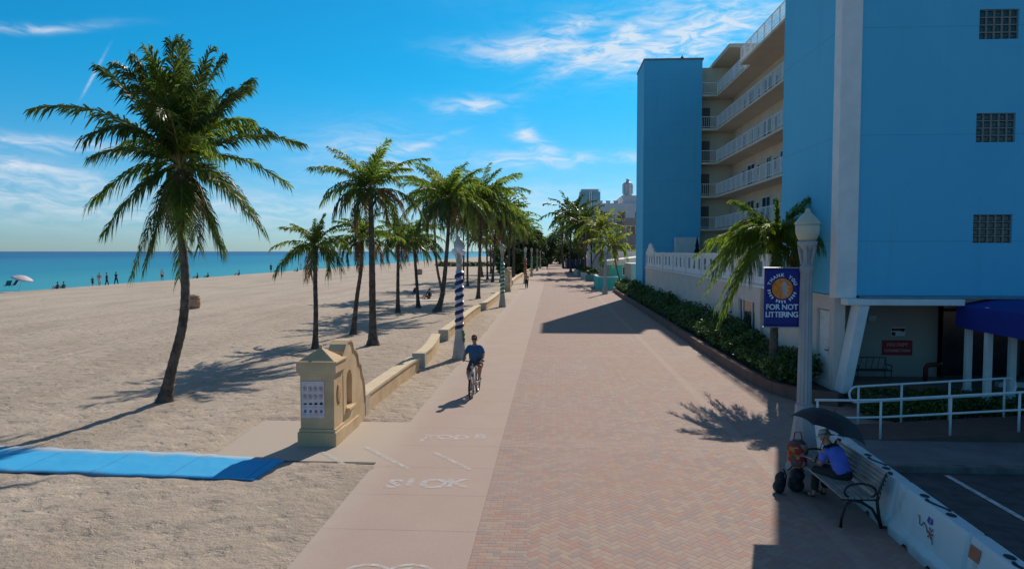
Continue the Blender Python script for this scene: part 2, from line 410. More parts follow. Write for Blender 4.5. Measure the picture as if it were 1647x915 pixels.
# clay pavers in herringbone
def paver_mat():
    m = bpy.data.materials.new('clay_pavers'); m.use_nodes = True; t = NT(m.node_tree); b = t.n['Principled BSDF']
    v = t.node('ShaderNodeTexCoord').outputs['Object']; x, y, z = t.sep(v)
    S = 1 / .102
    k = math.sqrt(.5) * S
    px = t.m('MULTIPLY', t.m('ADD', x, y), k); py = t.m('MULTIPLY', t.m('SUBTRACT', y, x), k)
    i = t.m('FLOOR', px); j = t.m('FLOOR', py)
    s = t.m('FLOORED_MODULO', t.m('SUBTRACT', i, j), 4.0)
    isv = t.m('GREATER_THAN', s, 1.5); ish = t.m('SUBTRACT', 1.0, isv)
    s1 = t.m('MULTIPLY', ish, s)                                   # horizontal: cell 0 or 1
    dv = t.m('MULTIPLY', isv, t.m('LESS_THAN', s, 2.5))             # vertical, upper cell
    ox = t.m('SUBTRACT', i, s1); oy = t.m('SUBTRACT', j, dv)
    lx = t.m('SUBTRACT', px, ox); ly = t.m('SUBTRACT', py, oy)
    wx = t.m('ADD', 1.0, ish); wy = t.m('ADD', 1.0, isv)
    ed = t.m('MINIMUM', t.m('MINIMUM', lx, t.m('SUBTRACT', wx, lx)), t.m('MINIMUM', ly, t.m('SUBTRACT', wy, ly)))
    # straight-laid border strips next to the path, along the side, and across the walk
    bx = t.m('MULTIPLY', y, S); row = t.m('FLOOR', bx)
    ax = t.m('ADD', t.m('MULTIPLY', x, S * .5), t.m('MULTIPLY', t.m('FLOORED_MODULO', row, 2.0), .5)); cidx = t.m('FLOOR', ax)
    fx = t.m('SUBTRACT', ax, cidx); fy = t.m('SUBTRACT', bx, row)
    ed2 = t.m('MINIMUM', t.m('MULTIPLY', t.m('MINIMUM', fx, t.m('SUBTRACT', 1.0, fx)), 2.0), t.m('MINIMUM', fy, t.m('SUBTRACT', 1.0, fy)))
    border = t.m('LESS_THAN', x, -.35)
    cross = t.m('COMPARE', t.m('FLOORED_MODULO', t.m('SUBTRACT', y, 1.9), 12.9), .25, .25)
    side = t.m('COMPARE', x, 4.2, .12)
    band = t.m('MAXIMUM', t.m('MAXIMUM', border, cross), side)
    def sel(a, b_): return t.m('ADD', t.m('MULTIPLY', a, t.m('SUBTRACT', 1.0, band)), t.m('MULTIPLY', b_, band))
    idv = t.comb(sel(ox, cidx), sel(oy, row), sel(isv, 3.0))
    wn = t.node('ShaderNodeTexWhiteNoise', noise_dimensions='3D'); t.l.new(idv, wn.inputs['Vector'])
    f1, f2, f3 = t.sep(wn.outputs['Color'])
    c = t.mix(t.ramp(f1, .1, .9), (.35, .195, .15), (.345, .25, .205))
    c = t.mix(t.m('MULTIPLY', t.m('GREATER_THAN', f2, .66), .72), c, (.255, .205, .20))
    c = t.mix(t.m('MULTIPLY', t.m('GREATER_THAN', f3, .8), .6), c, (.37, .29, .22))
    patch = t.noise(v, .55, 5.0, .6)
    c = t.mix(t.m('MULTIPLY', t.ramp(patch, .35, .7), .45), c, (.35, .255, .22))
    worn_ = t.noise(v, .22, 4.0, .6)
    c = t.mix(t.m('MULTIPLY', t.ramp(worn_, .42, .62), .35), c, (.36, .21, .165))
    light = t.m('MAXIMUM', t.m('MULTIPLY', cross, .12), t.m('MULTIPLY', side, .3))
    c = t.mix(light, c, (.45, .36, .30))
    grime = t.ramp(t.noise(v, 1.7, 6.0, .75), .58, .8)
    c = t.mix(t.m('MULTIPLY', grime, .38), c, (.22, .17, .155))
    jt = t.m('SUBTRACT', 1.0, t.ramp(sel(ed, ed2), .02, .1))
    c = t.mix(t.m('MULTIPLY', jt, .28), c, (.20, .15, .13))
    t.put(b.inputs['Base Color'], c); b.inputs['Roughness'].default_value = .85
    bn = t.node('ShaderNodeBump'); bn.inputs['Strength'].default_value = .35; bn.inputs['Distance'].default_value = .012
    t.put(bn.inputs['Height'], t.m('ADD', t.m('SUBTRACT', f2, t.m('MULTIPLY', jt, 2.0)), t.noise(v, 60.0, 2.0))); t.l.new(bn.outputs[0], b.inputs['Normal'])
    return m
PAVER = paver_mat()
g = MB(); g.add([(XR, -5, .004), (5.35, -5, .004), (5.35, 13.6, .004), (8.4, 13.6, .004), (8.4, 330, .004), (XR, 330, .004)], [(0,1,2,3,4,5)])
struct(g.build('brick_paving', PAVER))
# street ends (car park asphalt) and pavement in front of the hotel
ASPH = mat('asphalt', (.06,.062,.066), .9, .25, 3.0, .5, 120.0, color2=(.09,.09,.095))
g = MB(); g.add([(5.35, -5, .012), (40, -5, .012), (40, 13.44, .012), (5.35, 13.44, .012)], [(0,1,2,3)]); struct(g.build('car_park', ASPH))
g = MB(); g.box(6.0, 13.6, -.1, 40, 15.42, .10); struct(g.build('pavement', mat('grey_pavement', (.17,.165,.165), .9, .15, 2.0, .3, 60.0), bevel=.01))
g = MB(); g.box(5.4, 13.44, -.1, 40, 13.6, .14); struct(g.build('kerb', mat('kerb_stone', (.14,.13,.12), .9, .3, 3.0), bevel=.015))
WORNW = mat('worn_line_paint', (.55,.55,.53), .8, .3, 9.0)
g = MB(); g.add([(7.32, 3, .018), (7.42, 3, .018), (7.42, 13.3, .018), (7.32, 13.3, .018)], [(0,1,2,3)])
g.add([(10.3, 3, .018), (10.4, 3, .018), (10.4, 13.3, .018), (10.3, 13.3, .018)], [(0,1,2,3)])
struct(g.build('parking_line', WORNW))

# painted stripes and worn stencils on the path
def worn(name, c, amt):
    m = bpy.data.materials.new(name); m.use_nodes = True; t = NT(m.node_tree); b = t.n['Principled BSDF']
    b.inputs['Base Color'].default_value = c + (1,); b.inputs['Roughness'].default_value = .85
    v = t.node('ShaderNodeTexCoord').outputs['Object']
    tr = t.node('ShaderNodeBsdfTransparent'); mx = t.node('ShaderNodeMixShader')
    t.put(mx.inputs[0], t.m('MULTIPLY', t.ramp(t.noise(v, 9.0, 6.0, .8), .25, .75), amt))
    t.l.new(tr.outputs[0], mx.inputs[1]); t.l.new(b.outputs[0], mx.inputs[2]); t.l.new(mx.outputs[0], t.n['Material Output'].inputs[0])
    return m
PAINT = worn('worn_white_paint', (.62,.60,.55), .95)
FAINT = worn('faint_white_paint', (.66,.66,.66), .85)
g = MB()
for (a, b_) in (((515,726),(570,756)), ((588,720),(656,754)), ((698,728),(756,756))):
    p, q = at(*a), at(*b_); d = (q-p).normalized(); n = Vector((-d.y, d.x, 0))*.05; up = Vector((0,0,.013))
    g.add([p-n+up, q-n+up, q+n+up, p+n+up], [(0,1,2,3)])
struct(g.build('path_stripes', PAINT))
g = MB()
for s, x, y, size, sq in (('S', 634, 779, .60, 1.0), ('I', 659, 777, .55, 1.0), ('O', 698, 779, .66, 1.0), ('K', 735, 778, .62, 1.0), ('/', 682, 707, .55, 1), ('TOD', 718, 704, .48, 1), ('B', 772, 703, .48, 1)):
    p = at(x, y); p.z = .014
    put_text(g, s, size, frame_mat(p, (1,0,0), (0,1,0)), bold=.022)
struct(g.build('path_lettering', FAINT))
g = MB()                                    # bicycle stencil, only its two wheels' tops are in view
for cx, cy in ((585, 930), (655, 930)):
    c = at(cx, cy); n = 20; r0, r1 = .31, .37
    vv = []
    for i in range(n): t_ = 2*math.pi*i/n; vv += [(c.x+r0*math.cos(t_), c.y+r0*1.1*math.sin(t_), .014), (c.x+r1*math.cos(t_), c.y+r1*1.1*math.sin(t_), .014)]
    g.add(vv, [(2*i, 2*i+1, (2*i+3) % (2*n), (2*i+2) % (2*n)) for i in range(n)])
a_, b_ = at(585,930), at(655,930)
g.add([(a_.x, a_.y-.03, .0145), (b_.x, b_.y+.24, .0145), (b_.x, b_.y+.31, .0145), (a_.x, a_.y+.03, .0145)], [(0,1,2,3)])
struct(g.build('bicycle_stencil', worn('stencil_paint', (.66,.66,.64), .9)))

def mat_fabric():
    m = bpy.data.materials.new('blue_mat'); m.use_nodes = True; t = NT(m.node_tree); b = t.n['Principled BSDF']
    v = t.node('ShaderNodeTexCoord').outputs['Object']; x, y, z = t.sep(v)
    c = t.mix(t.noise(v, .9, 5.0, .6), (.018,.36,.72), (.03,.43,.80))
    seam = t.m('LESS_THAN', t.m('FLOORED_MODULO', t.m('ADD', x, 5.6), 1.52), .035)
    c = t.mix(t.m('MULTIPLY', seam, .5), c, (.01,.16,.40))
    drift = t.ramp(t.noise(v, 2.4, 7.0, .75), .60, .74)
    edge = t.ramp(t.m('ADD', t.m('ABSOLUTE', t.m('SUBTRACT', y, t.m('ADD', 12.75, t.m('MULTIPLY', t.m('ADD', x, 5.4), -.065)))), t.m('MULTIPLY', t.noise(v, 3.0, 5.0, .7), .5)), .78, .98)
    c = t.mix(t.m('MULTIPLY', t.m('MAXIMUM', t.m('MULTIPLY', drift, .45), t.m('MULTIPLY', edge, .6)), 1.0), c, (.42,.36,.29))
    t.put(b.inputs['Base Color'], c); b.inputs['Roughness'].default_value = .85
    bn = t.node('ShaderNodeBump'); bn.inputs['Strength'].default_value = .5; bn.inputs['Distance'].default_value = .01
    wv = t.m('MULTIPLY', t.m('SINE', t.m('MULTIPLY', x, 170.0)), t.m('SINE', t.m('MULTIPLY', y, 170.0)))
    t.put(bn.inputs['Height'], t.m('ADD', t.m('MULTIPLY', wv, .4), t.m('MULTIPLY', t.noise(v, 5.0, 4.0), 3.0))); t.l.new(bn.outputs[0], b.inputs['Normal'])
    return m
# blue beach mat laid on the sand
m_ = MB(); n = 110
for i in range(n+1):
    t_ = i / n; x = -5.42 - 11.5*t_
    yb = 12.18 + .42*t_ + .05*noise.noise(Vector((x*.9, 0, 0))); yt = 13.46 + 1.05*t_ + .06*noise.noise(Vector((x*.7, 5, 0)))
    if .12 < t_ < .3: yt += .08
    for j in range(9):
        u = j/8; y = yb + (yt-yb)*u; sk = (x + (.12*u if i < 6 else 0))
        z = max(.045 + .012*noise.noise(Vector((x*1.2, y*1.2, 3))), max(0, sand_level(sk, y)) + .012) if x < -7 or y < 13.4 else .06
        z = z if x < -5.6 else .045
        m_.v.append((sk, y, z))
for i in range(n):
    for j in range(8): a = i*9+j; m_.f.append((a, a+1, a+10, a+9)); m_.mi.append(0)
o = m_.build('beach_mat', mat_fabric(), smooth=True)
sol = o.modifiers.new('thick', 'SOLIDIFY'); sol.thickness = .008; sol.offset = 1
tag(o, 'long bright blue access mat laid over the sand beside the sign pillar', 'mat')
# ------------------------------------------------------------------ the hotel
def blue_stucco():
    m = bpy.data.materials.new('blue_stucco'); m.use_nodes = True; t = NT(m.node_tree); b = t.n['Principled BSDF']
    v = t.node('ShaderNodeTexCoord').outputs['Object']; x, y, z = t.sep(v)
    c = t.mix(t.noise(v, .45, 6.0, .65), (.085,.47,.72), (.12,.54,.78))
    st = t.noise(t.comb(t.m('MULTIPLY', x, 2.2), t.m('MULTIPLY', y, 2.2), t.m('MULTIPLY', z, .12)), 1.0, 5.0, .7)      # rain streaks
    c = t.mix(t.m('MULTIPLY', t.ramp(st, .5, .78), .32), c, (.08,.36,.54))
    pt = t.node('ShaderNodeTexVoronoi'); pt.inputs['Scale'].default_value = .28; t.l.new(v, pt.inputs['Vector'])
    c = t.mix(t.m('MULTIPLY', t.m('GREATER_THAN', t.sep(pt.outputs['Color'])[0], .8), .10), c, (.16,.58,.80))      # repainted patches
    ln = t.m('LESS_THAN', t.m('ABSOLUTE', t.m('SUBTRACT', t.m('FLOORED_MODULO', t.m('SUBTRACT', z, .12), 2.91), 1.45)), .014)
    c = t.mix(t.m('MULTIPLY', ln, .35), c, (.07,.24,.36))
    t.put(b.inputs['Base Color'], c); b.inputs['Roughness'].default_value = .85
    bn = t.node('ShaderNodeBump'); bn.inputs['Strength'].default_value = .35; bn.inputs['Distance'].default_value = .02
    t.put(bn.inputs['Height'], t.m('SUBTRACT', t.m('ADD', t.noise(v, 30.0, 4.0, .7), t.m('MULTIPLY', t.noise(v, 1.2, 3.0), 1.5)), ln)); t.l.new(bn.outputs[0], b.inputs['Normal'])
    return m
BLUE = blue_stucco()
CREAM = mat('cream_stucco', (.70,.58,.44), .8, .06, .8, .1, 40.0)
WHITE = mat('white_paint', (.74,.74,.73), .6, .06, 2.0)
WALLW = mat('white_stucco', (.62,.56,.50), .8, .07, 1.0, .12, 40.0)
GLASS = mat('dark_glass', (.012,.016,.02), .12, .2, 2.0, spec=.6)
DARK = mat('dark_metal', (.02,.02,.022), .5, .2, 10.0)
HX, HY0, HY1, HY2, HY3 = 7.9, 19.9, 24.7, 62.0, 67.0
LV = [5.98, 8.86, 11.76, 14.68, 17.6, 20.6]     # floor levels
hotel = thing('hotel', 'tall blue hotel with cream balconies and glass block windows above the brick promenade', 'hotel', (HX, HY0, 0))
HI = Matrix.Translation((-HX, -HY0, 0))
def hb(mb, name, m, parent=hotel, **kw):        # parts are written in world metres and stored relative to the hotel's base
    if parent is hotel: mb.xf(HI)
    o = mb.build(name, m, parent, **kw); return o
def sub(mb, name, m, parent, **kw): mb.xf(HI); return mb.build(name, m, parent, **kw)
# near wing: camera-facing wall with three glass-block windows
gb = [(1562, 1622, 15, 63), (1555, 1616, 182, 229), (1548, 1608, 345, 391)]
holes = []
for (xa, xb, ya, yb) in gb:
    da, db, dc = pix_dir(xa+3, ya), pix_dir(xb-3, ya), pix_dir(xb, yb)
    ka, kb, kc = HY0/da.y, HY0/db.y, HY0/dc.y
    holes.append((da.x*ka, CAM_H+dc.z*kc, db.x*kb, CAM_H+db.z*kb))
u0, u1 = 11.53, 12.56
holes = [(u0, h[1], u1, h[3]) for h in holes]
w = MB(); wall_grid(w, 'y', HY0, HY0+.35, HX+.53, 26, 2.97, 20.8, holes)
w.box(HX, HY0+.0, 2.97+.001, HX+.35, HY1, 20.8)                 # promenade-facing wall
w.box(HX+.35, HY1-.35, 2.97, 26, HY1-.001, 20.8); w.box(25.6, HY0+.35, 2.97, 26, HY1-.36, 20.8); w.box(HX+.36, HY0+.36, 20.4, 25.6, HY1-.36, 20.8)
hb(w, 'wall', BLUE)
w = MB(); w.box(HX-.03, HY0-.06, 2.9, HX+.53, HY0+.4, 20.9)
hb(w, 'corner_pilaster', WHITE, bevel=.01)
for h in holes:
    f = MB(); x0, z0, x1, z1 = h; nb, mb_ = 5, 4
    for i in range(nb+1): x = x0 + (x1-x0)*i/nb; f.box(x-.022, HY0+.05, z0, x+.022, HY0+.2, z1)
    for j in range(mb_+1): z = z0 + (z1-z0)*j/mb_; f.box(x0, HY0+.055, z-.018, x1, HY0+.195, z+.018)
    fo = hb(f, 'window', mat('grout_grey', (.20,.22,.21), .8))
    p = MB()
    for i in range(nb):
        for j in range(mb_):
            xa = x0+(x1-x0)*i/nb+.03; xb = x0+(x1-x0)*(i+1)/nb-.03; za = z0+(z1-z0)*j/mb_+.026; zb = z0+(z1-z0)*(j+1)/mb_-.026
            p.box(xa, HY0+.08, za, xb, HY0+.19, zb)
    sub(p, 'glass_blocks', mat('block_glass', (.03,.045,.04), .15, .5, 9.0, .4, 14.0, spec=.6), fo, bevel=.015)
# ground floor, raised entrance recess, canopy
w = MB()
wall_grid(w, 'x', HX, HX+.3, HY0+.1, HY1+40.8-5.5, 0, 2.95, [(20.35,.42,21.3,2.52), (27.7,.62,30.1,2.25)])
w.box(HX, HY0+.1, 2.951, HX+.3, HY0+.11, 2.96)
hb(w, 'ground_wall', WALLW)
w = MB(); w.prism([(HX+.02, .3), (HX+.27, .3), (HX+.72, 2.72), (HX+.45, 2.72)], HY0-.45, HY0+.09, 'y'); hb(w, 'slanted_fin', WHITE, bevel=.01)
w = MB(); w.box(HX+.1, HY0-.5, 2.73, 11.1, HY0-.06, 2.9); hb(w, 'canopy_beam', WHITE, bevel=.015)
w = MB(); w.box(HX+.6, HY0-.4, 2.905, 26, HY0-.002, 2.965); hb(w, 'canopy_flashing', mat('grey_blue_flashing', (.16,.24,.29), .6), bevel=.005)
w = MB(); w.box(HX+.3, HY0-.05, 2.7, 26, HY0+5, 2.9); hb(w, 'soffit', WALLW)
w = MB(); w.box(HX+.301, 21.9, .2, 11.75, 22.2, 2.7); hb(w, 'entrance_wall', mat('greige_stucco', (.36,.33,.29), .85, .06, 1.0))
w = MB(); w.box(HX+.3, 18.9, -.1, 26, 24.5, .36); hb(w, 'entrance_floor', mat('entry_tiles', (.25,.2,.17), .8, .15, 3.0))
w = MB()
for x in (12.45, 12.95, 13.9, 14.9, 16.2, 17.5, 19): w.box(x, 21.6, .36, x+.08, 21.72, 2.7)
w.box(11.76, 21.6, 2.4, 26, 21.72, 2.48); w.box(11.76, 21.6, .36, 26, 21.72, .46)
fo = hb(w, 'entrance_door', DARK)
p = MB(); p.box(11.76, 21.64, .47, 26, 21.67, 2.39); p.box(11.76, 21.64, 2.49, 26, 21.67, 2.7); sub(p, 'pane', GLASS, fo)
p = MB(); p.box(14.32, 21.56, 1.3, 14.5, 21.6, 1.75); sub(p, 'notice', mat('paper', (.5,.5,.5), .8), fo)
cols_ = []
for (x, y, z0) in ((11.3, 19.55, .36), (11.25, 18.6, .1), (11.85, 18.6, .3), (11.25, 14.6, .1)):
    c = MB(); c.box(x-.075, y-.075, z0, x+.075, y+.075, 2.75); c.box(x-.095, y-.095, z0, x+.095, y+.095, z0+.1); hb(c, 'column', WHITE, bevel=.01)
w = MB(); w.box(12.6, 20.3, .36, 26, 20.5, .5); hb(w, 'door_step', WALLW, bevel=.01)
# awning: a sloping blue canvas on a frame
w = MB(); pr = [(11.12, 2.12), (11.12, 2.72), (11.9, 2.86), (13.2, 2.90), (14.5, 2.86), (15.3, 2.72), (15.3, 2.12)]; ya, yb = HY0-.07, 14.2
n = len(pr); w.add([(x, ya, z) for x, z in pr] + [(x, yb, z-.02) for x, z in pr], [(i, i+1, n+i+1, n+i) for i in range(n-1)] + [tuple(range(n, 2*n))])
aw = hb(w, 'awning', mat('royal_blue_canvas', (.012,.03,.26), .8, .08, 3.0)); so = aw.modifiers.new('t', 'SOLIDIFY'); so.thickness = .02
# service door and window in the promenade wall
w = MB(); w.box(HX+.08, 20.39, .42, HX+.14, 21.26, 2.48)
dd = hb(w, 'door', mat('door_white', (.66,.67,.68), .6), bevel=.005)
p = MB(); p.tube([(HX+.08, 20.52, 1.35), (HX+.0, 20.52, 1.35), (HX+.0, 20.64, 1.35)], .015); p.box(HX+.07, 20.48, 1.25, HX+.083, 20.56, 1.45); sub(p, 'handle', DARK, dd)
w = MB(); y0, y1, z0, z1 = 27.7, 30.1, .62, 2.25
for y in (y0, y0+.5, y1-.55, y1-.05): w.box(HX+.04, y, z0, HX+.12, y+.06, z1)
w.box(HX+.045, y0, z0, HX+.115, y1, z0+.06); w.box(HX+.045, y0, z1-.06, HX+.115, y1, z1)
fo = hb(w, 'window', WHITE)
p = MB(); p.box(HX+.075, y0, z0, HX+.085, y1, z1); sub(p, 'pane', mat('window_glass', (.03,.04,.05), .08, .2, 2.0, spec=.7), fo)
p = MB(); p.box(HX+.001-.06, y0-.05, z0-.09, HX+.12, y1+.05, z0-.002); sub(p, 'sill', WHITE, fo)
for y in (26.6, 31.1): w = MB(); w.box(HX-.12, y, 0, HX-.003, y+.3, 2.79); hb(w, 'pilaster', WALLW, bevel=.01)
w = MB(); w.box(HX-.06, HY1+.02, 2.80, HX-.002, 59.9, 2.9); hb(w, 'string_course', WHITE, bevel=.008)
# podium deck with its slotted white parapet
w = MB(); w.box(HX+.3, HY1, 2.75, 15.8, 62, 2.95); hb(w, 'deck', mat('deck_tile', (.4,.37,.33), .8))
w = MB(); Y0, Y1 = HY1+.05, 59.8
w.box(HX+.03, Y0, 2.952, HX+.15, Y1, 3.12); w.box(HX+.0, Y0, 3.95, HX+.18, Y1, 4.1)
y = Y0
while y < Y1-.2: w.box(HX+.06, y, 3.12, HX+.10, min(Y1, y+.85), 3.95); w.box(HX+.062, y+.8, 3.12, HX+.098, y+1.45, 3.22); w.box(HX+.062, y+.8, 3.82, HX+.098, y+1.45, 3.949); y += 1.4
for y, h in ((59.6, 4.22), (58.9, 4.45), (58.2, 4.72), (57.5, 4.85), (56.8, 4.72), (56.1, 4.45), (55.4, 4.22)): w.box(HX+.03, y-.28, 3.9, HX+.15, y+.42, h)
y = Y0
while y < Y1: w.box(HX-.01, y, 2.951, HX+.19, y+.16, 4.14); y += 4.35
hb(w, 'parapet', WHITE)
w = MB(); w.box(10.6, 60.9, 2.95, 12.6, 61.8, 5.4); hb(w, 'deck_cabinet', WHITE)
# far wing
w = MB(); w.box(HX, HY2, 0, 12.9, HY3, 20.75); hb(w, 'far_wing', BLUE)
w = MB(); w.box(HX-.05, HY2-.06, 20.75, 13.0, HY3+.05, 20.9); hb(w, 'roof_edge', mat('roof_trim', (.2,.2,.2), .8))
# main block behind the balconies
bays = [27.2 + 4.1*i for i in range(9)]
w = MB(); w.box(15.8, HY1, 2.95, 26, HY3, 17.6); w.box(15.8, 57.3, 17.6, 26, HY3, 20.4); w.box(12.91, HY2+1.4, 2.95, 15.79, HY3, 20.4); w.box(15.8, HY1, 0, 26, HY3, 2.94)
hb(w, 'balcony_wall', CREAM)
w = MB(); w.box(14.0, 57.3, 20.42, 26, HY3, 20.72); hb(w, 'roof_slab', CREAM)
for k, z in enumerate(LV[:5]):
    xf = 14.2
    w = MB(); w.box(xf, HY1+.01, z, 15.79, HY2+1.39, z+.17); w.box(12.91, HY2, z+.001, xf-.001, HY2+1.39, z+.171)
    if k == 4: w.box(13.45, HY1+.01, z-.002, xf-.002, 51.8, z+.175)
    so = hb(w, 'balcony_slab', CREAM)
    r = MB()
    runs = [((xf+.03, HY1+.05), (xf+.03, HY2-.05)), ((xf, HY2+.04), (12.95, HY2+.04))]
    if k == 4: runs = [((13.49, HY1+.05), (13.49, 51.8)), ((13.49, 51.77), (14.23, 51.77)), ((14.23, 51.8), (14.23, HY2-.05)), ((xf, HY2+.04), (12.95, HY2+.04))]
    if k == 4: runs.append(((14.3, 57.27), (15.8, 57.27)))
    for (xa, ya), (xb, yb) in runs:
        L = math.hypot(xb-xa, yb-ya); n_ = max(2, int(L/.17)); dx, dy = (xb-xa)/L, (yb-ya)/L
        r.bar((xa, ya, z+1.18), (xb, yb, z+1.18), .06, .05); r.bar((xa, ya, z+.3), (xb, yb, z+.3), .04, .04)
        for i in range(n_+1):
            x, y = xa+(xb-xa)*i/n_, ya+(yb-ya)*i/n_; big = i % 9 == 0
            wd = .05 if big else .018; r.box(x-wd/2, y-wd*.9, z+(.17 if big else .28), x+wd/2, y+wd*.9, z+1.17)
        a = Vector((dy, -dx, 0))*.012                              # thin frosted panels behind the bars
    hb(r, 'railing', mat('rail_white', (.78,.79,.80), .6))
    if k < 5:
        for i, y in enumerate(bays[:8] if k < 4 else bays[:6]):
            if (i*7 + k*3) % 5 == 0: wd = 1.0
            else: wd = 2.0
            f = MB(); z0 = z+.17
            f.box(15.74, y, z0, 15.82, y+.07, z0+2.1); f.box(15.74, y+wd, z0, 15.82, y+wd+.07, z0+2.1); f.box(15.745, y, z0+2.03, 15.815, y+wd+.07, z0+2.1); f.box(15.745, y+wd/2, z0, 15.815, y+wd/2+.05, z0+2.05)
            fo = hb(f, 'balcony_door', WHITE)
            p = MB(); p.box(15.78, y+.07, z0+.02, 15.797, y+wd, z0+2.03); sub(p, 'pane', GLASS, fo)
        for i, y in enumerate(bays[:8] if k < 4 else bays[:6]):
            f = MB(); z0 = z+1.15
            f.box(15.73, y+2.75, z0, 15.79, y+2.8, z0+.85); f.box(15.73, y+3.45, z0, 15.79, y+3.5, z0+.85); f.box(15.735, y+2.75, z0+.8, 15.785, y+3.5, z0+.85); f.box(15.70, y+2.7, z0-.04, 15.80, y+3.55, z0)
            fo = hb(f, 'window', WHITE)
            p = MB(); p.box(15.77, y+2.8, z0, 15.797, y+3.45, z0+.8); sub(p, 'pane', GLASS, fo)
for z in LV[:4]:                                                  # corner loggia doors seen from the front
    p = MB(); p.box(13.2, HY2+1.36, z+.17, 13.9, HY2+1.395, z+2.2); hb(p, 'loggia_door', mat('loggia_brown', (.16,.13,.11), .7))
a = MB(); c = at(1108, 104, 20.9)
ax, ay = 11.6, 64.5
a.tube([(0,0,0),(0,0,.95)], .03); a.tube([(-.55,0,.6),(.55,0,.6)], .04); a.tube([(0,-.4,.45),(0,.4,.45)], .03); a.ball((0,0,.7), .14)
tag(a.build('roof_antenna', DARK, loc=(ax, ay, 20.9)), 'small dark antenna with a crossbar on the roof edge of the blue hotel', 'antenna')

# signs and fittings by the entrance
def wall_board(name, px, py, w_, h_, mats, draw, label, cat, ywall):
    d = pix_dir(px, py); k = (ywall)/d.y; cx, cz = d.x*k, CAM_H + d.z*k
    b = MB(); b.box(-w_/2, 0, -h_/2, w_/2, .02, h_/2); o = tag(b.build(name, mats[0], loc=(cx, ywall-.024, cz)), label, cat)
    for m_, fn in draw:
        g_ = MB(); fn(g_); g_.build('lettering', m_, o)
    return o
RED = mat('sign_red', (.34,.012,.018), .6); SGW = mat('sign_white', (.7,.68,.66), .6); BLK = mat('black_mark', (.01,.01,.011), .6)
YW = 21.9
def fdc(g_):
    M = frame_mat((0,-.003,.09), (1,0,0), (0,0,1)); put_text(g_, 'FIRE DEPT', .14, M, bold=.005); M = frame_mat((0,-.003,-.09), (1,0,0), (0,0,1)); put_text(g_, 'CONNECTION', .115, M, bold=.005)
wall_board('fire_connection_sign', 1442.5, 559, .9, .46, [RED], [(mat('pale_red', (.55,.25,.25), .6), fdc)], 'dark red wall sign reading FIRE DEPT CONNECTION', 'sign', YW)
def w1(g_): g_.box(-.17,-.003,.02,.2,-.001,.1)
def w2(g_): g_.box(-.19,-.003,-.12,-.08,-.001,-.02); g_.box(.1,-.003,.0,.18,-.0012,.1); g_.box(-.19,-.003,.02,-.13,-.0012,.1)
def w3(g_): put_text(g_, 'NO TRESPASSING', .045, frame_mat((.05,-.003,-.04),(1,0,0),(0,0,1))); put_text(g_, 'VIDEO', .06, frame_mat((.03,-.003,-.1),(1,0,0),(0,0,1)))
wall_board('warning_sign', 1444, 533, .42, .27, [mat('sign_grey', (.55,.62,.62), .6)], [(RED, w1), (BLK, w2)], 'small square notice with red and black blocks above the red sign', 'sign', YW)
d = pix_dir(1401, 511); k = YW/d.y
b = MB(); b.box(-.12, -.1, -.09, .12, 0, .09); b.box(-.1, -.11, -.11, .1, -.02, -.09)
tag(b.build('wall_light', mat('lamp_box', (.45,.46,.46), .5), loc=(d.x*k, YW-.003, CAM_H+d.z*k), bevel=.02), 'small grey box light on the wall beside the slanted white fin', 'wall light')
# fire hose connection: standpipe elbow with two capped inlets
p = MB(); p.tube([(0,0,0),(0,0,.42),(.04,-.02,.5),(.14,-.05,.52)], .07, 10); p.tube([(.1,-.04,.52),(.34,-.12,.56)], .055, 10); p.tube([(.1,-.0,.52),(.36,.02,.5)], .055, 10)
fc = thing('fire_hose_connection', 'short dark standpipe with two hose inlets below the red sign', 'standpipe', (10.95, 21.0, .36))
p.build('pipe', mat('dark_red_iron', (.16,.02,.018), .5), fc, smooth=True)
for e, dr in (((.34,-.12,.56),(.24,-.08,.04)), ((.36,.02,.5),(.26,.02,-.02))):
    c = MB(); dv = Vector(dr).normalized()*.06; c.tube([Vector(e), Vector(e)+dv], .075, 10); c.build('inlet_cap', mat('brass_dull', (.12,.08,.03), .4, metal=.6), fc)
# dark metal bench against the entrance wall
eb = thing('entrance_bench', 'dark green metal bench against the wall behind the hedge', 'bench', (9.5, 21.2, .36)); eb.scale = (.8,.8,.72)
s_ = MB(); [s_.box(-.65, -.25+.1*i, .42, .65, -.18+.1*i, .45) for i in range(5)]; s_.build('seat', mat('green_iron', (.02,.05,.045), .5), eb)
s_ = MB(); s_.tube([(-.65,.28,.45),(-.65,.34,.9),(.65,.34,.9),(.65,.28,.45)], .02); [s_.bar((-.55+.22*i,.29,.46),(-.55+.22*i+.1,.34,.88),.015,.015) for i in range(6)]; s_.build('backrest', MATS['green_iron'], eb)
for x in (-.6,.6):
    s_ = MB(); s_.tube([(x,-.25,0),(x,-.22,.43),(x,-.26,.65),(x,.28,.66)], .02); s_.tube([(x,.25,0),(x,.28,.45)], .02); s_.build('leg', MATS['green_iron'], eb)
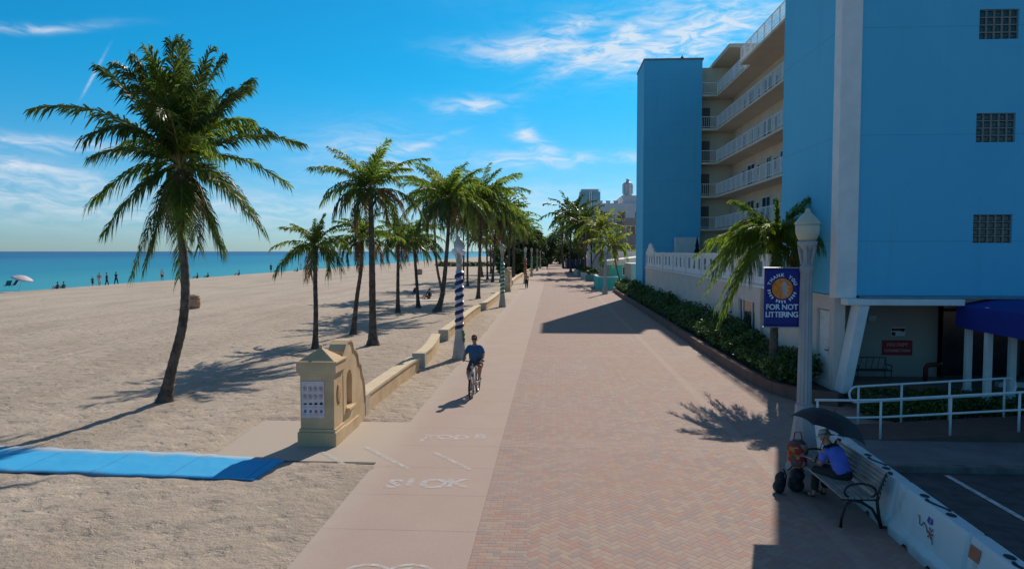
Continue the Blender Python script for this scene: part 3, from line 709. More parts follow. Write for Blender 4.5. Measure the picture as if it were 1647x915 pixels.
# closed black parasols on the deck
def parasol(x, y, label, z=2.95, sc=1.0):
    t_ = thing('closed_parasol', label, 'parasol', (x, y, z), group='closed parasols on the hotel deck'); t_.scale = (sc,)*3
    MB().tube([(0,0,0),(0,0,2.3)], .025).build('pole', mat('pole_grey', (.3,.3,.3), .4), t_, smooth=True)
    MB().lathe([(.24,.0),(.26,.06),(.05,.1)], n=14).build('base', DARK, t_)
    g_ = MB(); pr = [(.20,.9),(.22,1.0),(.17,1.3),(.10,1.5),(.13,1.62),(.08,1.95),(.03,2.3),(.005,2.4)]; g_.lathe(pr, n=16)
    for i in range(len(g_.v)):
        x_, y_, z_ = g_.v[i]; f_ = 1 + (.18 if i % 2 else -.1); g_.v[i] = (x_*f_, y_*f_, z_)
    g_.build('canopy', mat('black_canvas', (.012,.013,.016), .9), t_, smooth=True)
parasol(11.1, 54.5, 'closed black parasol in front of the white cabinet on the deck')
parasol(12.6, 52.0, 'closed black parasol on the deck below the corner loggia')
parasol(11.2, 36.5, 'closed black parasol rising behind the palm by the hotel', sc=1.05)

# planter along the promenade
SOILW = mat('planter_brown', (.17,.095,.07), .9, .2, 2.0, .3, 40.0)
pl = [(7.75, 19.2), (7.0, 19.7), (6.55, 20.8), (6.35, 23), (6.3, 28), (6.3, 60), (6.35, 70), (6.6, 73.5), (7.4, 74.2)]
planter = thing('planter', 'long low brown planter wall between brick promenade and hotel', 'planter', (6.3, 20, 0))
PI_ = Matrix.Translation((-6.3, -20, 0))
g_ = MB()
for (a0, a1), (b0, b1) in zip(pl[:-1], pl[1:]):
    g_.bar((a0, a1, .17), (b0, b1, .17), .2, .38)
g_.xf(PI_); g_.build('rim', SOILW, planter)
g_ = MB(); g_.prism(pl + [(7.89, 74.2), (7.89, 19.2)], .02, .27); g_.xf(PI_); g_.build('soil', mat('soil', (.06,.045,.035), .95), planter)
g_ = MB(); g_.tube([(6.4, 71.2, .36), (6.45, 73.6, .36), (6.9, 74.4, .36)], .14, 8); g_.xf(PI_); g_.build('light_kerb', mat('pale_kerb', (.45,.38,.32), .9), planter)

# ramp and its handrails
r0, r1 = at(1390, 718), at(1647, 718)
RAMP = mat('red_ramp', (.13,.075,.06), .9, .15, 3.0)
g_ = MB(); xa, xb = 6.9, 20.0
def rz(x): return .02 + max(0, (x-6.9))*.055 if x < 11.5 else .27
n = 12; V = []; Fc = []
for i in range(n+1):
    x = xa + (12.2-xa)*i/n; z = .03 + .36*min(1, (x-xa)/5.2)
    V += [(x, 15.42, -.05), (x, 15.42, z+.06), (x, 15.55, z+.06), (x, 15.55, z), (x, 17.0, z), (x, 17.0, -.05)]
for i in range(n):
    for j in range(5): a = i*6+j; Fc.append((a, a+6, a+7, a+1))
Fc.append((0,1,2,3,4,5)); g_.add(V, Fc)
g_.box(12.2, 15.42, -.05, 26, 18.9, .39)
RI = Matrix.Translation((-6.9, -15.4, 0))
g_.xf(RI); ramp = g_.build('ramp', RAMP, loc=(6.9, 15.4, 0)); tag(ramp, 'reddish paved ramp rising to the hotel entrance between white handrails', 'ramp')
RAIL = mat('rail_paint', (.72,.74,.74), .45, .05)
def ramp_z(x): return .03 + .36*min(1, max(0, (x-6.9)/5.2))
fr = thing('handrail', 'white tubular handrail along the kerb side of the ramp', 'handrail', (7.1, 15.48, 0))
def rail(fr, ox, y, pts, posts, h=.93):
    g_ = MB(); top = [(x-ox, 0, z) for x, z in pts]
    g_.tube(top, .028, 8); g_.tube([(x-ox, 0, z-.38) for x, z in pts], .024, 8)
    g_.build('rail', RAIL, fr, smooth=True)
    for x in posts:
        zt = np.interp(x, [p[0] for p in pts], [p[1] for p in pts])
        MB().tube([(x-ox, 0, ramp_z(x)), (x-ox, 0, zt)], .026, 8).build('post', RAIL, fr, smooth=True)
rail(fr, 7.1, 15.48, [(x, ramp_z(x)+.92) for x in (5.75, 6.6, 7.2, 8.6, 10, 12.2, 15)], [5.8, 7.15, 8.62, 10.05, 11.6, 13.4])
br = thing('handrail', 'white tubular handrail with rounded ends on the hotel side of the ramp', 'handrail', (7.2, 16.95, 0))
g_ = MB(); pts = [(x-7.2, 0, ramp_z(x)+.92) for x in (7.25, 8.4, 9.6, 10.75)]
loop = [Vector(p) for p in pts]; e = loop[-1]; s0 = loop[0]
end = [e + Vector((.16*math.sin(t_), 0, -.19+.19*math.cos(t_))) for t_ in [math.pi*i/8 for i in range(1, 9)]]
low = [p - Vector((0,0,.38)) for p in loop[::-1]]
st = [low[-1] + Vector((-.16*math.sin(t_), 0, .19-.19*math.cos(t_))) for t_ in [math.pi*i/8 for i in range(1, 9)]]
g_.tube(loop + end + low[1:] + st, .026, 8); g_.build('rail', RAIL, br, smooth=True)
for x in (7.3, 8.3, 9.4, 10.65): MB().tube([(x-7.2, 0, ramp_z(x)), (x-7.2, 0, ramp_z(x)+.92)], .026, 8).build('post', RAIL, br, smooth=True)
# ------------------------------------------------------------------ the sand-coloured beach wall and sign pillars
TAN = mat('tan_stucco', (.60,.42,.235), .88, .14, 1.3, .4, 30.0, color2=(.68,.50,.30))
def pictograms(o):
    """sixteen small pictograms of the beach rules"""
    redo, blk, bl = MB(), MB(), MB()
    R4 = random.Random(3)
    for r in range(4):
        for c in range(4):
            cx, cz = -.195+.13*c, .27-.185*r; M = frame_mat((cx, -.022, cz), (1,0,0), (0,0,1))
            if r < 2:                                        # prohibition rings round a small figure
                n = 16; vv = []
                for i in range(n): t_ = 2*math.pi*i/n; vv += [M @ Vector((.040*math.cos(t_), .040*math.sin(t_), 0)), M @ Vector((.050*math.cos(t_), .050*math.sin(t_), 0))]
                (redo if c < 4 else bl).add(vv, [(2*i, 2*i+1, (2*i+3) % (2*n), (2*i+2) % (2*n)) for i in range(n)])
                redo.add([M @ Vector(p) for p in ((-.035,.028,.001),(-.028,.035,.001),(.035,-.028,.001),(.028,-.035,.001))], [(0,1,2,3)])
                blk.box(cx-.01, -.0215, cz-.02, cx+.012, -.021, cz+.022)
            elif r == 2:
                blk.prism([(cx-.045, cz-.01), (cx-.02, cz-.03), (cx+.04, cz-.02), (cx+.05, cz+.012), (cx, cz+.02+.01*c)], -.0225, -.0215, 'y')
            else:
                (redo if c == 2 else bl).prism([(cx-.03, cz-.03), (cx+.03, cz-.03), (cx+.035, cz+.03), (cx-.02, cz+.04)], -.0225, -.0215, 'y')
            bl.box(cx-.045, -.0215, cz-.072, cx+.045, -.021, cz-.066)
    redo.build('prohibition_symbols', mat('symbol_red', (.45,.06,.07), .6), o)
    blk.build('black_symbols', BLK, o); bl.build('blue_symbols', mat('symbol_blue', (.07,.10,.3), .6), o)
def sign_pillar(x, y, label, scale=1.0):
    t_ = thing('sign_pillar', label, 'pillar', (x, y, 0))
    g_ = MB()                                              # square pillar: origin is its front right corner
    def slab(z0, z1, e): g_.box(-.82-e, -e, z0, e, .70+e, z1)
    slab(-.05, .34, .06); slab(.34, .42, .03); slab(.42, 1.70, 0); slab(1.70, 1.76, .03); slab(1.76, 2.0, .07); slab(2.0, 2.05, .10)
    g_.add([(-.85,-.03,2.05),(.03,-.03,2.05),(.03,.73,2.05),(-.85,.73,2.05),(-.45,.30,2.32),(-.38,.30,2.32),(-.38,.38,2.32),(-.45,.38,2.32)], [(0,1,5,4),(1,2,6,5),(2,3,7,6),(3,0,4,7),(4,5,6,7)])
    g_.box(-.45, .30, 2.31, -.38, .38, 2.4)
    g_.build('shaft', TAN, t_, bevel=.012)
    # scrolled wing wall with a niche
    prof = [(.76, -.05), (.76, 2.12), (.95, 2.28), (1.15, 2.36), (1.38, 2.36), (1.55, 2.26), (1.62, 2.10), (1.80, 2.04), (2.0, 1.90), (2.1, 1.66), (2.3, 1.58), (2.42, 1.30), (2.56, 1.16), (2.66, .9), (2.72, .48), (2.72, -.05)]
    niche = [(1.02, .72), (1.02, 1.38)] + [(1.26-.24*math.cos(math.pi*i/8), 1.38+.26*math.sin(math.pi*i/8)) for i in range(1, 8)] + [(1.5, 1.38), (1.5, .72)]
    g_ = MB()
    xi, xo = -.36, .0
    # bands of the wall around the niche opening (front leaf), then a back leaf
    def top_at(yy): return float(np.interp(yy, [p[0] for p in prof[1:-1]], [p[1] for p in prof[1:-1]]))
    arch = lambda yy: 1.38 + .26*math.sqrt(max(0, 1-((yy-1.26)/.24)**2))
    ysn = sorted(set([p[0] for p in prof if p[0] < 2.72] + [1.02, 1.5] + [1.26-.24*math.cos(math.pi*i/8) for i in range(9)])) + [2.72]
    for a, b in zip(ysn[:-1], ysn[1:]):
        if b - a < 1e-4: continue
        za, zb = top_at(a), top_at(b)
        if a >= 1.02-1e-6 and b <= 1.5+1e-6:
            g_.prism([(a, -.05), (b, -.05), (b, .72), (a, .72)], xi+.24, xo, 'x')
            g_.prism([(a, arch(a)), (b, arch(b)), (b, zb), (a, za)], xi+.24, xo, 'x')
        else: g_.prism([(a, -.05), (b, -.05), (b, zb), (a, za)], xi+.24, xo, 'x')
        g_.prism([(a, -.05), (b, -.05), (b, zb), (a, za)], xi, xi+.24, 'x')
        g_.prism([(a, za), (b, zb), (b, zb+.05), (a, za+.05)], xi-.03, xo+.03, 'x')
    g_.build('wing_wall', TAN, t_)
    g_ = MB(); g_.box(0, .96, .64, .10, 1.56, .71); g_.box(0, 1.0, .58, .06, 1.52, .64); g_.build('niche_sill', TAN, t_, bevel=.01)
    g_ = MB(); g_.box(.0, .62, .0, .05, 2.0, .30); g_.build('plinth', TAN, t_, bevel=.01)
    g_ = MB(); g_.lathe([(.14,0),(.15,.01),(.12,.016),(.02,.02)], n=20); g_.xf(Matrix.Translation((.002,.36,1.2)) @ Matrix.Rotation(R(90),4,'Y') @ Matrix.Scale(1.7,4,(1,0,0)))
    g_.build('medallion', mat('medallion_rust', (.42,.24,.13), .8, .3, 8.0), t_, smooth=True)
    t_.scale = (scale,)*3
    b = MB(); b.box(-.27, -.02, -.44, .27, .0, .44)
    o = tag(b.build('rules_sign', mat('sign_panel', (.68,.56,.56), .5), loc=(x-.50*scale, y-.004, 1.13*scale)), 'white board of small red and black pictograms on ' + ('the near tan pillar' if y < 20 else 'the far tan pillar'), 'sign')
    o.scale = (scale,)*3
    pictograms(o)
    return t_
c = at(541, 719); sign_pillar(c.x-.06, c.y+.06, 'tan pillar with pyramid cap and scrolled wing wall beside the blue mat', .90)
def low_wall(px, label, h=.47, th=.32):
    P = [at(*p) for p in px]; P = [Vector((p.x, p.y, 0)) for p in P]
    # smooth the outline
    Q = []
    for i in range(len(P)-1):
        p0, p1, p2, p3 = P[max(i-1,0)], P[i], P[i+1], P[min(i+2, len(P)-1)]
        for k in range(6):
            t_ = k/6; Q.append(.5*((2*p1)+(p2-p0)*t_+(2*p0-5*p1+4*p2-p3)*t_*t_+(3*p1-p0-3*p2+p3)*t_**3))
    Q.append(P[-1]); o0 = Q[0].copy(); n = len(Q)
    body, cap = MB(), MB()
    for mb_, e, z0, z1 in ((body, 0, -.1, h), (cap, .035, h, h+.07)):
        V = []
        for i, q in enumerate(Q):
            d = (Q[min(i+1,n-1)] - Q[max(i-1,0)]).normalized(); s_ = Vector((d.y, -d.x, 0))
            a, b = q + s_*e - o0, q - s_*(th+e) - o0
            V += [(a.x,a.y,z0),(a.x,a.y,z1),(b.x,b.y,z1),(b.x,b.y,z0)]
        Fc = [(i*4+j, i*4+(j+1) % 4, i*4+4+(j+1) % 4, i*4+4+j) for i in range(n-1) for j in range(4)]
        Fc += [(3,2,1,0), ((n-1)*4, (n-1)*4+1, (n-1)*4+2, (n-1)*4+3)]; mb_.add(V, Fc)
    t_ = thing('beach_wall', label, 'low wall', o0, group='curved low walls along the sand')
    body.build('wall_body', TAN, t_); cap.build('coping', mat('tan_coping', (.62,.50,.33), .85, .08, 2.0), t_)
    # end pier
    d = (Q[1]-Q[0]).normalized(); g_ = MB(); g_.box(-th-.07, -.1, -.1, .07, .32, h+.085); g_.build('end_pier', mat('grey_tan', (.48,.41,.31), .85), t_, bevel=.01)
low_wall([(586,669),(615,645),(650,617),(674,599)], 'low curved tan wall running up to the scrolled sign pillar')
low_wall([(681,592),(694,580),(703,566),(707,556)], 'low curved tan wall just behind the blue striped lamp post')
low_wall([(719,549),(740,531),(762,511),(773,503)], 'low curved tan wall just past the blue striped lamp post, ending in a square pier')
low_wall([(780,500),(792,491),(800,484),(805,479)], 'low tan wall curving behind the green striped lamp post')
low_wall([(824,459),(831,452),(838,447),(842,444)], 'far low tan wall beyond the second sign pillar', .5)
low_wall([(846,441),(852,437),(857,434),(860,432)], 'farthest low tan wall under the dense trees', .5)
c = at(822, 470); sign_pillar(c.x-.1, c.y+.06, 'distant tan pillar with a sign board past the green striped lamp post', 1.05)
# ------------------------------------------------------------------ palms
LEAF_A = mat('palm_leaf', (.10,.175,.018), .5, .35, 1.2, color2=(.18,.24,.03), trans=.55, spec=.45)
LEAF_B = mat('palm_leaf_dark', (.05,.095,.016), .45, .35, 1.2, color2=(.095,.14,.025), trans=.35, spec=.5)
LEAF_Y = mat('palm_leaf_yellow', (.15,.21,.025), .5, .35, 1.2, color2=(.23,.24,.04), trans=.5)
DEADL = mat('palm_dry_leaf', (.16,.10,.045), .8, .3, 1.5, trans=.2)
RACH = mat('palm_stem', (.20,.17,.05), .6, .3, 4.0)
BARK = mat('palm_bark', (.075,.055,.042), .95, .35, 5.0, .8, 12.0, color2=(.15,.12,.095))
def frond(g_, tip, ctrl, nl, ll, wl, rr, mi=0, base=Vector((0,0,0)), droop=1.0, twist=0.0):
    K = 12; ll = ll*rr.uniform(.78, 1.12); gaps = [(rr.uniform(.2, .95), rr.uniform(.01, .04), rr.choice((-1, 1))) for _ in range(3)]
    def B(t): return base*(1-t)**2 + ctrl*2*t*(1-t) + tip*t*t
    L = sum((B((i+1)/K)-B(i/K)).length for i in range(K))
    g_.cur = 2 if mi < 2 else mi
    g_.tube([B(i/K) for i in range(K+1)], [max(.004, .022*L/3.5*(1-i/K)+.004) for i in range(K+1)], 3, caps=False)
    g_.cur = mi
    for i in range(nl):
        t = .10 + .90*(i+.5)/nl; p = B(t); d = (B(min(1, t+.03))-B(t-.03)).normalized()
        side = d.cross(Vector((0,0,1)))
        if side.length < .15: side = Vector((tip.y, -tip.x, 0)) + Vector((.1,.05,0))
        side.normalize(); upv = side.cross(d).normalized()
        side = (side*math.cos(twist) + upv*math.sin(twist)).normalized(); upv = side.cross(d).normalized()
        prof = min(1.0, .35+2.4*t) * (1-.45*t**3)
        for sg in (-1, 1):
            if rr.random() < .06 or any(abs(t-g0) < gw and sg == gs for g0, gw, gs in gaps): continue
            l = ll*prof*rr.uniform(.75, 1.12); a = R(54 - 34*t + rr.uniform(-12, 12)); lift = rr.uniform(-.15, .25)
            dv = (d*math.cos(a) + side*sg*math.sin(a) + upv*lift).normalized()
            dr = droop*rr.uniform(.25,1.0); m1 = p + dv*l*.40 + Vector((0,0,-.12*l*dr)); e_ = m1 + dv*l*.26 + Vector((0,0,-.62*l*dr))
            w_ = wl*rr.uniform(.8, 1.2); wv = (d*.75 - upv*.45*sg*rr.uniform(-.4,1)).normalized()*w_
            o = len(g_.v); g_.v += [tuple(p-wv*.4), tuple(p+wv*.4), tuple(m1+wv*.5), tuple(m1-wv*.5), tuple(e_)]
            g_.f += [(o, o+1, o+2, o+3), (o+3, o+2, o+4)]; g_.mi += [g_.cur]*2
def crown_mesh(name, seed, L, nf, nl, tips=None, ll=None, wl=.045, young=.25, skirt=3, wind=(-.35,0,0), mats=None):
    rr = random.Random(seed); g_ = MB(); ll = ll or L*.2
    if tips:
        for (dx, dz, dy, rise) in tips:
            tip = Vector((dx, dy, dz)); c = Vector((dx*.42, dy*.42, max(dz*.35, dz*.5) + rise)); 
            frond(g_, tip, c, nl, ll, wl, rr, 1 if rr.random() < .75 else 0, droop=rr.uniform(.6, 1.1), twist=rr.uniform(-.5,.5))
    for i in range(nf):
        f_ = (i+.5)/nf; az = i*2.39996 + rr.uniform(-.25,.25)
        e0 = R(82 - 95*f_ + rr.uniform(-8, 8)); e1 = e0 - R(48 + 42*f_ + rr.uniform(-12, 12)); l = L*rr.uniform(.82, 1.08)*(.75 + .25*min(1, f_*3))
        h = Vector((math.cos(az), math.sin(az), 0))
        a = (h*math.cos(e0)+Vector((0,0,math.sin(e0))))*l*.52
        tip = a + (h*math.cos(e1)+Vector((0,0,math.sin(e1))))*l*.52 + Vector(wind)*l*.22
        mi = 1 if f_ > .62 else 0
        if f_ > .86 and rr.random() < .35: mi = 3
        frond(g_, tip, a, nl, ll, wl, rr, mi, droop=.5+.8*f_, twist=rr.uniform(-.4,.4))
    for i in range(skirt):                                  # hanging dry fronds
        az = rr.uniform(0, 6.28); h = Vector((math.cos(az), math.sin(az), 0)); l = L*rr.uniform(.5,.75)
        frond(g_, h*l*.35+Vector((0,0,-l)), h*l*.38+Vector((0,0,-.15*l)), int(nl*.5), ll*.6, wl, rr, 3, droop=1.2)
    g_.cur = 2
    for i in range(14):                                     # leaf bases and fruit stalks
        az = rr.uniform(0, 6.28); h = Vector((math.cos(az), math.sin(az), 0)); g_.tube([(0,0,-.1), h*.16*L/3.3+Vector((0,0,.05)), h*.34*L/3.3+Vector((0,0,rr.uniform(-.12,.3)))], [.06*L/3.3,.035*L/3.3,.012], 4)
    me = g_.mesh(name)
    for m in (mats or (LEAF_A, LEAF_B, RACH, DEADL)): me.materials.append(m)
    return me
def trunk_mesh(path, r0, r1, flare=1.7, seed=1):
    """path: points relative to the base; ringed and bulging at the foot"""
    P = [Vector(p) for p in path]; Q = []
    for i in range(len(P)-1):
        p0, p1, p2, p3 = P[max(i-1,0)], P[i], P[i+1], P[min(i+2, len(P)-1)]
        for k in range(10):
            t = k/10; Q.append(.5*((2*p1)+(p2-p0)*t+(2*p0-5*p1+4*p2-p3)*t*t+(3*p1-p0-3*p2+p3)*t**3))
    Q.append(P[-1]); n = len(Q); H = P[-1].z
    rad = []
    for i, q in enumerate(Q):
        t = q.z/max(.1, H); r = r0+(r1-r0)*t; r *= 1 + (flare-1)*math.exp(-max(0,q.z)/.35)
        r *= 1 + (.05 if i % 2 else -.03); rad.append(r)
    rad[-1] *= 1.35; rad[-2] *= 1.2
    g_ = MB(); g_.tube([Q[0]-Vector((0,0,.12))]+Q, [rad[0]*1.05]+rad, 10); return g_.mesh('trunk', True)
def palm(base, path, r0, r1, crown, rz, sc, label, group='palm trees in rows along the beach', flare=1.7, z0=0.0):
    t_ = thing('palm_tree', label, 'palm tree', (base[0], base[1], z0), group=group)
    me = trunk_mesh(path, r0, r1, flare); me.materials.append(BARK)
    o = bpy.data.objects.new('trunk', me); col.objects.link(o); o.parent = t_
    c = bpy.data.objects.new('crown', crown); col.objects.link(c); c.parent = t_; c.location = path[-1]; c.rotation_euler = (.16*math.sin(rz*5), .14*math.cos(rz*7), rz) if rz else (0,0,0); c.scale = (sc,)*3
    return t_
def px_path(base_px, pts, depth_shift=0.0):
    """trunk path measured in the photograph, in the upright plane through its base"""
    b = at(*base_px); out = []
    for (x, y) in pts:
        d = pix_dir(x, y); k = (b.y+depth_shift)/d.y; out.append((d.x*k-b.x, depth_shift, CAM_H+d.z*k))
    out[0] = (0, 0, 0); return b, out

# the big palm in front: fronds placed as in the photograph (dx, dz, dy, rise), metres from the crown's centre
def T(px, py, dy, rise): return ((px-291)/64.0, (262-py)/64.0 - .05, dy, rise)
tips = [T(58,160,-.6,1.15), T(112,232,.5,.75), T(166,322,-.9,.75), T(196,372,-1.1,.7), T(218,446,-.5,.5), T(262,452,.6,.5), T(333,398,-.4,.45), T(340,402,.8,.45),
        T(455,362,-.9,.75), T(497,292,-.7,.95), T(490,212,.6,.95), T(398,100,.7,.5), T(384,78,-1.1,.5), T(352,62,.5,.4), T(318,54,-.7,.3), T(296,44,.2,.2), T(268,60,1.0,.3),
        T(228,66,.5,.35), T(186,100,-.8,.5), T(180,240,1.8,.9), T(410,180,1.6,1.0), T(420,250,-2.2,1.1), T(350,200,-2.6,1.3), T(230,230,-2.4,1.2), T(400,150,-1.6,.8), T(310,90,-1.9,.7), T(250,110,-1.6,.8), T(372,330,1.6,.8), T(236,330,1.5,.8), T(238,428,-.4,.3), T(204,405,.8,.5), T(322,372,-.9,.35), T(346,392,.4,.45), T(256,405,1.3,.4),
        T(322,60,.9,.35), T(262,92,-1.2,.5), T(330,72,-1.4,.5), T(212,84,.3,.5), T(408,120,.2,.6), T(300,150,-2.0,.7), T(440,190,-1.0,.9), T(140,215,.9,.9), T(300,120,1.6,.6), T(345,110,1.1,.4), T(280,95,-.9,.4)]
CROWN_BIG = crown_mesh('crown', 11, 3.4, 0, 105, tips, ll=1.0, wl=.054, skirt=2)
b, path = px_path((264,648), [(264,648),(277,590),(294,520),(298,450),(292,380),(289,320),(291,270)])
palm(b, path, .135, .09, CROWN_BIG, 0, 1.0, 'tall palm nearest the blue mat with a curved trunk and wide open crown', flare=1.9)
big = [o for o in col.objects if o.get('label', '').startswith('tall palm nearest')][0]
for i in range(6):
    a = i*1.05; q = MB(); q.ball((0,0,0), .115, 10, (.9,.9,1.15)); o = q.build('coconut', mat('coconut_green', (.10,.10,.03), .5, .3, 6.0), big, smooth=True)
    o.location = Vector(path[-1]) + Vector((.22*math.cos(a), .22*math.sin(a), -.22-.08*(i % 2)))
CR = [crown_mesh('crown', 20+i, 3.0, 27+4*i, 62, skirt=3+i, ll=.95, wl=.062) for i in range(3)]
CM = [crown_mesh('crown', 40+i, 2.6, 22+3*i, 44, skirt=2+i, ll=.85, wl=.072) for i in range(4)]
CF = [crown_mesh('crown', 60+i, 2.6, 26, 20, skirt=2, ll=.66, wl=.14) for i in range(3)]
CY = [crown_mesh('crown', 80+i, 2.6, 26, 22, skirt=3, ll=.66, wl=.13, mats=(LEAF_Y, LEAF_A, RACH, DEADL)) for i in range(2)]
CD = [crown_mesh('crown', 90, 2.6, 30, 22, skirt=4, ll=.66, wl=.13, mats=(LEAF_B, LEAF_B, RACH, DEADL))]
def lp(base_px, pts, crown, R_px, label, Lm, r0=.13, r1=.09, rz=0, flare=1.8, **kw):
    b, path = px_path(base_px, pts); D = b.y; sc = R_px*D/1120/Lm
    palm(b, path, r0, r1, crown, rz, sc, label, flare=flare, **kw)
lp((507,562), [(507,562),(508,500),(507,450),(508,398)], CM[0], 82, 'short palm standing alone left of the thick-footed palm', 2.6, .11, .085, .6)
lp((600,556), [(600,556),(599,480),(598,400),(596,305)], CR[0], 112, 'tall straight palm with a thick flared foot and full crown', 3.0, .17, .11, 1.1, 2.0)
lp((568,539), [(568,539),(574,480),(581,430),(583,385)], CM[1], 72, 'slim palm leaning behind the thick-footed palm on its left', 2.6, .12, .08, 2.2)
lp((640,504), [(640,504),(640,450),(641,385)], CM[0], 62, 'small straight palm between the thick-footed palm and the sunbathers', 2.6, .13, .09, 3.3, group='palm trees in rows along the beach')
lp((673,496), [(673,496),(670,450),(665,385)], CM[3], 60, 'small palm in front of the sunbathers\' blanket', 2.6, .13, .09, 4.4)
lp((703,502), [(703,502),(712,470),(719,400),(724,320)], CR[1], 92, 'palm with a leaning trunk that sweeps up from a bent foot', 3.0, .17, .10, .4, 2.2)
lp((713,475), [(713,475),(703,430),(699,370),(697,318)], CM[2], 70, 'thin palm crossing behind the bent-footed palm', 2.6, .13, .09, 5.0)
lp((752,461), [(752,461),(752,420),(754,330)], CM[2], 66, 'slender palm seen between the blue striped lamp post and bent-footed palm', 2.6, .13, .09, 1.7)
lp((769,481), [(769,481),(771,430),(774,325)], CR[2], 84, 'straight palm just right of the blue striped lamp post', 3.0, .15, .10, 2.9)
lp((792,454), [(792,454),(795,410),(798,352)], CM[3], 64, 'palm with flared foot left of the green striped lamp post', 2.6, .17, .11, .9)
lp((745,452), [(745,452),(746,400),(744,360)], CM[1], 44, 'distant palm nearest the water behind the blue striped lamp post', 2.6, .13, .09, 3.9)
lp((784,450), [(784,450),(783,400),(782,358)], CF[2], 46, 'palm half hidden left of the flared foot palm by the green lamp', 2.6, .14, .1, 2.0)
far = [(806,455,812,345,58,0), (817,449,822,350,50,1), (826,446,826,362,44,2), (776,446,770,385,32,0), (834,440,836,360,38,1), (842,437,842,371,34,2), (790,441,788,388,28,1), (852,434,852,378,28,0),
       (812,441,806,382,30,2), (862,431,860,384,22,1), (822,437,816,388,24,0), (846,433,833,386,24,2)]
words = ['first', 'second', 'third', 'fourth', 'fifth', 'sixth', 'seventh', 'eighth', 'ninth', 'tenth', 'eleventh', 'twelfth']
for i, (bx, by, cx, cy, rp, k) in enumerate(sorted(far, key=lambda a: -a[1])):
    lp((bx, by), [(bx, by), ((bx+cx)/2+rnd.uniform(-1,1), (by+cy)/2), (cx, cy)], CF[k], rp, 'far palm beyond the green striped lamp post, %s counting away' % words[i], 2.6, .2, .14, i*1.3)
# palm by the hotel
tips = [(-2.1,-1.2,.9,1.2), (-1.8,-1.9,-.8,1.2), (-1.45,-2.1,.3,1.1), (-1.9,-.5,-.2,1.1), (1.3,-1.4,.3,1.1), (-2.05,-.9,-.6,1.15), (-2.0,-1.55,.5,1.1), (-1.75,-2.3,-.3,1.2), (-1.2,.55,.2,.7), (-.05,1.25,.1,.2), (.4,.95,-.5,.4), (1.05,.75,.3,.5), (1.5,-.2,-.4,.9), (1.65,-.95,.2,1.0), (1.4,-.6,1.2,.9), (.9,-1.3,-.5,.9), (-.5,.8,1.0,.5), (-1.3,-.3,1.4,.9),
        (-1.5,-1.9,1.2,1.1), (-1.3,-.9,-1.6,1.0), (-.9,.2,-1.5,.9), (.2,.1,-1.9,.9), (.9,-.3,-1.6,.9), (-2.2,-.35,.9,.9), (-.35,-1.5,-1.1,.8), (-1.6,.1,-.9,.9)]
CROWN_H = crown_mesh('crown', 31, 2.2, 9, 84, tips, ll=.74, wl=.05, skirt=2, mats=(LEAF_A, LEAF_A, RACH, DEADL))
hp = Vector((6.95, 22.3, 0)); d = pix_dir(1252, 392); k = hp.y/d.y
palm(hp, [(0,0,0), (.02,0,1.2), (.03,0,2.4), (d.x*k-hp.x, 0, CAM_H+d.z*k-.25)], .14, .10, CROWN_H, 0, 1.06, 'bushy palm in the planter beside the banner lamp post and hotel wall', group='palm trees along the hotel side', z0=.25)
# palms on the far right
rp = [(1004,463,[(1004,463),(994,440),(985,395)],CY[0],50,'leaning yellowish palm at the end of the planter by the turquoise hut',.1), (966,455,[(966,455),(967,420),(966,368)],CY[1],52,'yellow-green palm left of the turquoise hut',.14),
      (940,446,[(940,446),(941,410),(938,362)],CD[0],60,'dark full palm over the pale planters, right one of the dark pair',.2), (918,438,[(918,438),(917,400),(920,348)],CD[0],58,'dark tall palm standing furthest out over the promenade',.22),
      (952,441,[(952,441),(951,410),(952,380)],CY[0],42,'pale small palm between the dark palms and the turquoise hut',.16), (906,431,[(906,431),(904,405),(905,372)],CF[1],26,'distant palm left of the dark tall palm',.25), (930,436,[(930,436),(932,400),(929,350)],CF[0],36,'palm with a thin trunk behind the dark pair',.2)]
for i, (bx, by, pts, cr, rpx, lab, r0) in enumerate(rp):
    lp((bx, by), pts, cr, rpx, lab, 2.6, r0, r0*.7, i*1.9, group='palm trees along the hotel side')

# ------------------------------------------------------------------ leafy plants
def leaves(g_, blobs, n, size, rr, flat=.0, shell=.35):
    vol = [b[3]*b[4]*b[5] for b in blobs]; tot = sum(vol)
    for b, v_ in zip(blobs, vol):
        for _ in range(max(6, int(n*v_/tot))):
            d = Vector((rr.gauss(0,1), rr.gauss(0,1), rr.gauss(0,1))).normalized(); r_ = (rr.random()**shell)
            r_ *= .86 + .26*noise.noise(d*2.3 + Vector((b[0], b[1], 1)))
            p = Vector((b[0]+d.x*r_*b[3], b[1]+d.y*r_*b[4], b[2]+d.z*r_*b[5]))
            u = Vector((rr.gauss(0,1), rr.gauss(0,1), rr.gauss(0,.8))).normalized(); w_ = u.cross(Vector((rr.gauss(0,1), rr.gauss(0,1), rr.gauss(0,1)))).normalized()
            s_ = size*rr.uniform(.6, 1.35); o = len(g_.v)
            g_.v += [tuple(p-u*s_), tuple(p+w_*s_*.5), tuple(p+u*s_), tuple(p-w_*s_*.5)]
            g_.f.append((o, o+1, o+2, o+3)); g_.mi.append(0 if rr.random() < .75 else 1)
HEDGE = mat('hedge_leaf', (.028,.072,.012), .5, .4, 1.1, color2=(.065,.125,.022), trans=.22)
HEDGE2 = mat('hedge_leaf_light', (.08,.14,.03), .5, .4, 2.0, trans=.25)
SEAG = mat('tree_leaf', (.030,.062,.014), .6, .4, .3, color2=(.055,.10,.022), trans=.2)
rr = random.Random(5)
